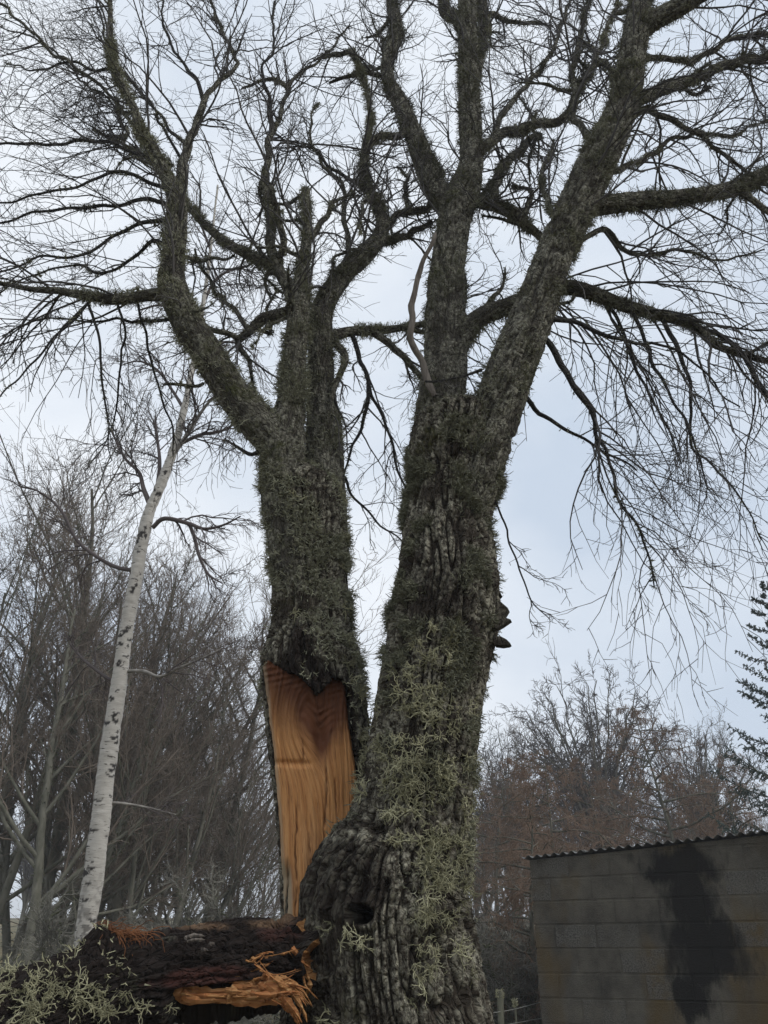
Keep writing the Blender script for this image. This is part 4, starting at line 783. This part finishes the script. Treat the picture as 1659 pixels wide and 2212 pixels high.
# spruce: upswept boughs hung with needle sprays
spr = empty('spruce'); H = 15.
P0, R0 = grow(np.array([[0, 0, -.3]]), np.array([[0, 0, 1.]]), np.array([H]), np.array([.22]), 18, .004, (0, 0, 0), .1); mesh_np('trunk', *tubes(P0, R0, 12), M['bg_bark'], spr)
nb = 90; zz = np.linspace(.10, .98, nb); az = np.arange(nb)*2.399+rng.normal(size=nb)*.3; st = np.stack([0*zz, 0*zz, zz*H-.3], 1); d = np.stack([np.cos(az), np.sin(az), np.full(nb, .12)], 1)
l = (5.0*(1-zz)+.35)*rng.uniform(.85, 1.15, nb); P1, R1_ = grow(st, d, l, np.clip(l*.013, .01, .05), 12, .02, (0, 0, .75), .2)
mesh_np('boughs', *tubes(P1, R1_, 6), M['bg_bark'], spr)['kind'] = 'stuff'
a, dd, l2, r2 = kids(P1, R1_, 38, .95, .11, .2, .5, .006); l2 = np.clip(l2, .10, .36); P2, R2_ = grow(a, dd+np.array([0, 0, -.25]), l2, r2, 4, .12, (0, 0, -.5), .5)
a, dd, l3, r3 = kids(P2, R2_, 8, .9, .5, .0, .8, .01); l3 = np.clip(l3, .05, .10); P3_, R3_ = grow(a, dd, l3, np.full(len(l3), .019), 2, .1, (0, 0, -.1), .3)
tag(mesh_np('needles', *joinVF([tubes(P2, R2_*1.6, 3), tubes(P3_, R3_, 3)]), M['needle'], spr), kind='stuff')
place(spr, 1835, 17, 'dark green spruce with upswept boughs beyond the shed', 'tree', None, .57, .5, first=True)

# far woodland closing the horizon: the same trees, smaller with distance
G2 = 'far bare trees on the skyline'
for k, (px, Y) in enumerate([(-100, 42), (30, 46), (130, 40), (230, 48), (350, 43), (450, 46), (560, 42), (1040, 46), (1100, 42), (1180, 50), (700, 52), (850, 50), (-220, 50), (1260, 45), (1700, 45), (1500, 48)]):
    place((broomB, roundC)[k % 2], px, Y, 'far bare tree in the wood along the horizon', 'tree', G2, .62+.16*rng.random(), rng.random()*6.28)

# ------------------------------------------------------------------ shrubs
shr = proto('shrub', 2.3, [(0, 0, .5, .1, .8), (.1, 0, -.4, .2, .8), (0, .1, .1, -.4, .75), (-.1, 0, -.8, -.1, .7), (.1, .1, .9, .2, .6)], 7, 6, 5, 3, .7, .12, .22, .55, 'shrub_twig', 'bg_moss', .012, .004, moss=500)
place(shr, 150, 7.2, 'pale lichened twiggy shrub at the foot of the birch', 'shrub', None, .62, .3, first=True)
place(shr, 60, 9.5, 'tangled grey shrub in front of the dry grass field', 'shrub', None, .85, 1.9)
place(shr, 330, 9.0, 'mossy spreading shrub rising behind the fallen stem', 'shrub', None, 1.1, 3.3)
place(shr, 470, 10.5, 'mossy twiggy shrub between the fallen stem and the split face', 'shrub', None, 1.15, 4.6)
place(shr, 245, 11.5, 'mossy shrub just past the birch trunk', 'shrub', None, 1.2, 5.5)
place(shr, 1085, 13.0, 'dark tangled shrub behind the wire fence post', 'shrub', None, 1.25, .9)
place(shr, 1155, 12.2, 'lichened shrub leaning on the shed corner', 'shrub', None, 1.15, 2.7)
place(shr, 1030, 13.5, 'brown twiggy shrub showing past the foot of the old trunk', 'shrub', None, 1.35, 4.0)
place(shr, 590, 12.5, 'grey shrub low behind the split wood face', 'shrub', None, 1.1, .2)

# ------------------------------------------------------------------ grass
def grass(name, n, x0, x1, y0, y1, h, label, matk='grass'):
    x = rng.uniform(x0, x1, n); y = rng.uniform(y0, y1, n); st = np.stack([x, y, gz(x, y)-.01], 1); d = rng.normal(size=(n, 3))*.45; d[:, 2] = 1
    P, R = grow(st, d, h*rng.uniform(.5, 1.3, n), np.full(n, .006), 3, .25, (0, 0, -.5), .2)
    V, F = tubes(P, R, 3); tag(mesh_np(name, V, F, M[matk]), label, 'grass', None, 'stuff')
grass('dry_grass', 3600, -14, -2, 7, 30, .35, 'tufts of dry tan grass in the field behind the birch')
grass('green_grass', 2600, -2, 3.2, 6, 14, .30, 'green and tan grass by the wire fence', 'green')

# ------------------------------------------------------------------ wire fence
def post(px, py, Y, w_, label):
    tp = at(px, py, Y); zb = float(gz(tp[0], Y)); o = empty('fence_post', (tp[0], Y, zb)); h = tp[2]-zb
    C = np.array([[0, 0, -.3, w_], [.004, 0, h*.4, w_*.97], [0, .004, h*.8, w_*.95], [.006, 0, h-.015, w_*.9], [.008, 0, h, w_*.55], [.008, 0, h+.002, .002]])
    V, Nm, s, th, r, T = sweep(C, 60, 14); V = V+Nm*(.004*noise3(V*np.array([30, 30, 4])))[..., None]
    sh = mesh_np('post_shaft', V, gridF(60, 14), M['post'], o); tag(o, label, 'post', 'posts of the wire fence')
    n = 60; a = rng.random(n)*6.28; st = np.stack([np.cos(a)*w_*.7, np.sin(a)*w_*.7, h-rng.random(n)*.08], 1); Pm, Rm = grow(st, np.stack([np.cos(a), np.sin(a), .6+0*a], 1), np.full(n, .03), np.full(n, .004), 3, .4, (0, 0, 0), .5)
    tag(mesh_np('lichen', *tubes(Pm, Rm, 3), M['lichen'], sh), kind='stuff'); return o
post(1079, 2138, 9.6, .034, 'weathered lichen-capped fence post beside the old trunk')
post(1112, 2158, 10.0, .014, 'thin pale fence stake behind the wire near the shed')
def wire(pts, label):
    C, _ = spline(np.array([at(*p) for p in pts]), 24); C = np.hstack([C, np.full((24, 1), .0045)]); V, F = tubes(C[None, :, :3], C[None, :, 3], 5)
    tag(mesh_np('fence_wire', V, F, M['wire']), label, 'wire', 'wires of the fence')
wire([(900, 2200, 9.0), (1000, 2196, 9.4), (1079, 2186, 9.56), (1120, 2178, 9.9), (1175, 2164, 10.7), (1260, 2150, 12.0)], 'upper thin fence wire running to the shed corner')
wire([(900, 2232, 9.0), (1000, 2226, 9.4), (1079, 2216, 9.56), (1120, 2209, 9.9), (1175, 2199, 10.7), (1260, 2186, 12.0)], 'lower thin fence wire running to the shed corner')

# ------------------------------------------------------------------ concrete block shed
A0 = at(1143, 1852, 10.0); A1 = at(1659, 1796, 8.7)
wx = np.array([A1[0]-A0[0], A1[1]-A0[1], 0]); seg = np.linalg.norm(wx); wx /= seg; wn = np.array([wx[1], -wx[0], 0])      # wn points to the camera's side
if wn @ (CP-A0) < 0: wn = -wn
gzs = float(gz(A0[0], A0[1]))-.1
shed = empty('block_shed', (A0[0], A0[1], gzs), math.atan2(wx[1], wx[0]))
tag(shed, 'low shed of dark stained concrete blocks under a corrugated roof', 'shed')
h0, h1 = A0[2]-gzs, A1[2]-gzs; slope = (h1-h0)/seg; WL = seg+2.4
def rh(x): return h0+slope*x
def wallxy(px, py):
    d = at(px, py, 1.)-CP; k = ((A0-CP) @ wn)/(d @ wn); p = CP+d*k-A0; return float(p @ wx), float(p[2]+A0[2]-gzs)
def box(x0, x1, y0, y1, za, zb, zc=None, zd=None, ch=.006):
    """block: local x along the wall, y into the shed; top runs from zb at x0 to zc at x1; outer face chamfered"""
    zc = zb if zc is None else zc
    f = [(x0+ch, y0, za+ch), (x1-ch, y0, za+ch), (x1-ch, y0, zc-ch), (x0+ch, y0, zb-ch), (x0, y0+ch, za), (x1, y0+ch, za), (x1, y0+ch, zc), (x0, y0+ch, zb), (x0, y1, za), (x1, y1, za), (x1, y1, zc), (x0, y1, zb)]
    q_ = [(0, 1, 2, 3)]+[(i+4, (i+1) % 4+4, (i+1) % 4, i) for i in range(4)]+[(i+8, (i+1) % 4+8, (i+1) % 4+4, i+4) for i in range(4)]+[(8, 11, 10, 9)]
    return np.array(f), np.array(q_)
# stain field on the wall, in the shed's own coordinates
m, t, b = mat('concrete_block', .95, .12); tcn = N(t, 'ShaderNodeTexCoord'); tcn.object = shed; oc = tcn.outputs['Object']
oi = N(t, 'ShaderNodeObjectInfo'); lite = N(t, 'ShaderNodeSeparateColor'); t.links.new(oi.outputs['Color'], lite.inputs[0])
agg = noi(t, oc, 70, 6, .75)
base = mixc(t, ramp(t, noi(t, oc, 2.6, 8, .68), [(.35, K0), (.66, K1)]), (.055, .05, .043), (.15, .135, .108))
base = mixc(t, ramp(t, noi(t, vmap(t, oc, (1, 1, .5), (2, 0, 4)), 1.3, 4), [(.48, K0), (.64, K1)]), base, (.115, .080, .036))
expo = mixc(t, ramp(t, agg, [(.40, K0), (.56, K1)]), (.04, .037, .033), (.16, .152, .136))
edge = mth(t, 'MULTIPLY', lite.outputs[0], ramp(t, noi(t, oc, 6, 4, .6), [(.36, K0), (.54, K1)]))
c = mixc(t, edge, base, expo); c = mixc(t, mth(t, 'MULTIPLY', ramp(t, agg, [(.55, K0), (.7, K1)]), .35), c, (.17, .16, .14))
sepx = N(t, 'ShaderNodeSeparateXYZ'); wv = N(t, 'ShaderNodeVectorMath', operation='ADD'); nv_ = N(t, 'ShaderNodeTexNoise'); nv_.inputs['Scale'].default_value = 3.2; nv_.inputs['Detail'].default_value = 8; nv_.inputs['Roughness'].default_value = .68; t.links.new(vmap(t, oc, (1.3, 1.3, .45)), nv_.inputs['Vector'])
vs_ = N(t, 'ShaderNodeVectorMath', operation='MULTIPLY_ADD'); vs_.inputs[1].default_value = (.8, .8, .8); vs_.inputs[2].default_value = (-.4, -.4, -.4); t.links.new(nv_.outputs['Color'], vs_.inputs[0])
t.links.new(oc, wv.inputs[0]); t.links.new(vs_.outputs[0], wv.inputs[1]); t.links.new(wv.outputs[0], sepx.inputs[0])
tot = None
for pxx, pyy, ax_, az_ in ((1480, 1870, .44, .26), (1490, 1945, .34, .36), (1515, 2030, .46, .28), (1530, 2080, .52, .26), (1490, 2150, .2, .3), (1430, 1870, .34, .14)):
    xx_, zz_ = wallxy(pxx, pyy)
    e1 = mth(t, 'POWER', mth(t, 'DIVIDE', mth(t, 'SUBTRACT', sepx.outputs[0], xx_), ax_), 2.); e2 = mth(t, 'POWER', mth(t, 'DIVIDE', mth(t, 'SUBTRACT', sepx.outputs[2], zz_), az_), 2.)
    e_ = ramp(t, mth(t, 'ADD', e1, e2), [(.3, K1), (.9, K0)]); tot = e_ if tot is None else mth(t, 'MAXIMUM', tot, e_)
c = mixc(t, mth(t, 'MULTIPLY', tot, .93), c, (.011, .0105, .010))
t.links.new(c, b.inputs['Base Color']); bump(t, b, agg, .9, .02); M['block'] = m
M['mortar'] = m
wall = link('wall', None, shed)
BW, BH, J = .45, .2255, .015
lites = [wallxy(*p) for p in ((1167, 1902), (1215, 1893), (1167, 1945), (1245, 2022), (1335, 2020), (1365, 2088), (1625, 1882), (1275, 2182), (1590, 2030), (1430, 2130))]
shared = {}
for row in range(0, 14):
    za, zb = row*BH+J/2, (row+1)*BH-J/2; x = -(BW/2 if row % 2 else 0.)
    while x < WL:
        xa, xb = max(x, 0)+(J/2 if x > 0 else 0), min(x+BW, WL)-J/2; x += BW
        if xb-xa < .06: continue
        ta, tb = min(zb, rh(xa)-.03), min(zb, rh(xb)-.03)
        if max(ta, tb)-za < .05: continue
        ta = max(ta, za+.02); tb = max(tb, za+.02)
        key = (round(xb-xa, 4), round(ta-za, 4), round(tb-za, 4))
        if key not in shared:
            Vb, Fb = box(0, xb-xa, 0, .1, 0, ta-za, tb-za); o = mesh_np('block', Vb, Fb, M['block'], wall, False); shared[key] = o.data
        else: o = link('block', shared[key], wall)
        o.location = (xa, -.0025*rng.random(), za); o.color = (.06*rng.random(), 0, 0, 1)
        for lx, lz in lites:
            if xa <= lx <= xb and za <= lz <= zb: o.color = (rng.uniform(.5, .9), 0, 0, 1)
def plate(name, x0, x1, y0, y1, matk, par=wall):
    Vb, Fb = box(x0, x1, y0, y1, 0, rh(x0)-.035, rh(x1)-.035, ch=.001); o = mesh_np(name, Vb, Fb, M[matk], par, False); o.color = (0, 0, 0, 1); return o
plate('mortar', .012, WL-.012, .004, .16, 'mortar'); D = 3.2
plate('side_wall', .002, .2, .17, D, 'mortar'); plate('side_wall', WL-.2, WL, .17, D, 'mortar'); plate('back_wall', .21, WL-.21, D-.2, D, 'mortar')
m, t, b = mat('rusted_corrugated_sheet', .5, .5); p = pos(t)
t.links.new(mixc(t, ramp(t, noi(t, p, 5, 6, .6), [(.4, K0), (.65, K1)]), (.05, .051, .05), (.15, .15, .145)), b.inputs['Base Color']); M['sheet'] = m
roof = link('roof', None, shed); SW = .72; pit = .10; x = -.09; k = 0
while x < WL+.1:
    nx_ = 73; xs = np.linspace(0, SW+.05, nx_); prof = .016*np.cos(xs/pit*2*np.pi); ys = np.array([-.055, 1.2, 2.4, D+.08]); yv = ys+.008*rng.normal()
    up_ = np.stack([np.broadcast_to(x+xs, (4, nx_)), np.broadcast_to(yv[:, None], (4, nx_)), np.broadcast_to((rh(x+xs)+prof+.002*(k % 2))[None], (4, nx_))], -1)
    lo_ = up_-np.array([0, 0, .0022]); V = np.concatenate([up_.reshape(-1, 3), lo_.reshape(-1, 3)]); Fg = gridF(4, nx_, False); F = [Fg, Fg[:, ::-1]+4*nx_]
    i = np.arange(nx_-1); F.append(np.stack([i+4*nx_, i+1+4*nx_, i+1, i], 1)); F.append(np.stack([i+3*nx_, i+1+3*nx_, i+1+7*nx_, i+7*nx_], 1))
    j = np.arange(3)*nx_; F.append(np.stack([j, j+nx_, j+nx_+4*nx_, j+4*nx_], 1)); j = j+nx_-1; F.append(np.stack([j+4*nx_, j+nx_+4*nx_, j+nx_, j], 1))
    mesh_np('roof_sheet', V, np.concatenate(F), M['sheet'], roof, True); x += SW; k += 1

# ------------------------------------------------------------------ added haze: lifts the far trees, stands in for veiling glare
HX, ZB, ZT = 2600., -2.5, 18.5
m = bpy.data.materials.new('veil_haze'); m.use_nodes = True; t = m.node_tree; t.nodes.clear(); o_ = N(t, 'ShaderNodeOutputMaterial'); pv = N(t, 'ShaderNodeVolumePrincipled')
pv.inputs['Color'].default_value = (.95, .97, 1, 1); pv.inputs['Density'].default_value = .0024; t.links.new(pv.outputs[0], o_.inputs['Volume'])
Vh = np.array([(x, y, z) for z in (ZB, ZT) for x, y in ((-HX, -HX), (HX, -HX), (HX, HX), (-HX, HX))]); Fh = np.array([(3, 2, 1, 0), (4, 5, 6, 7), (0, 1, 5, 4), (1, 2, 6, 5), (2, 3, 7, 6), (3, 0, 4, 7)])
tag(mesh_np('haze', Vh, Fh, m, None, False), 'thin pale haze added to veil the whole place', 'haze', None, 'stuff')
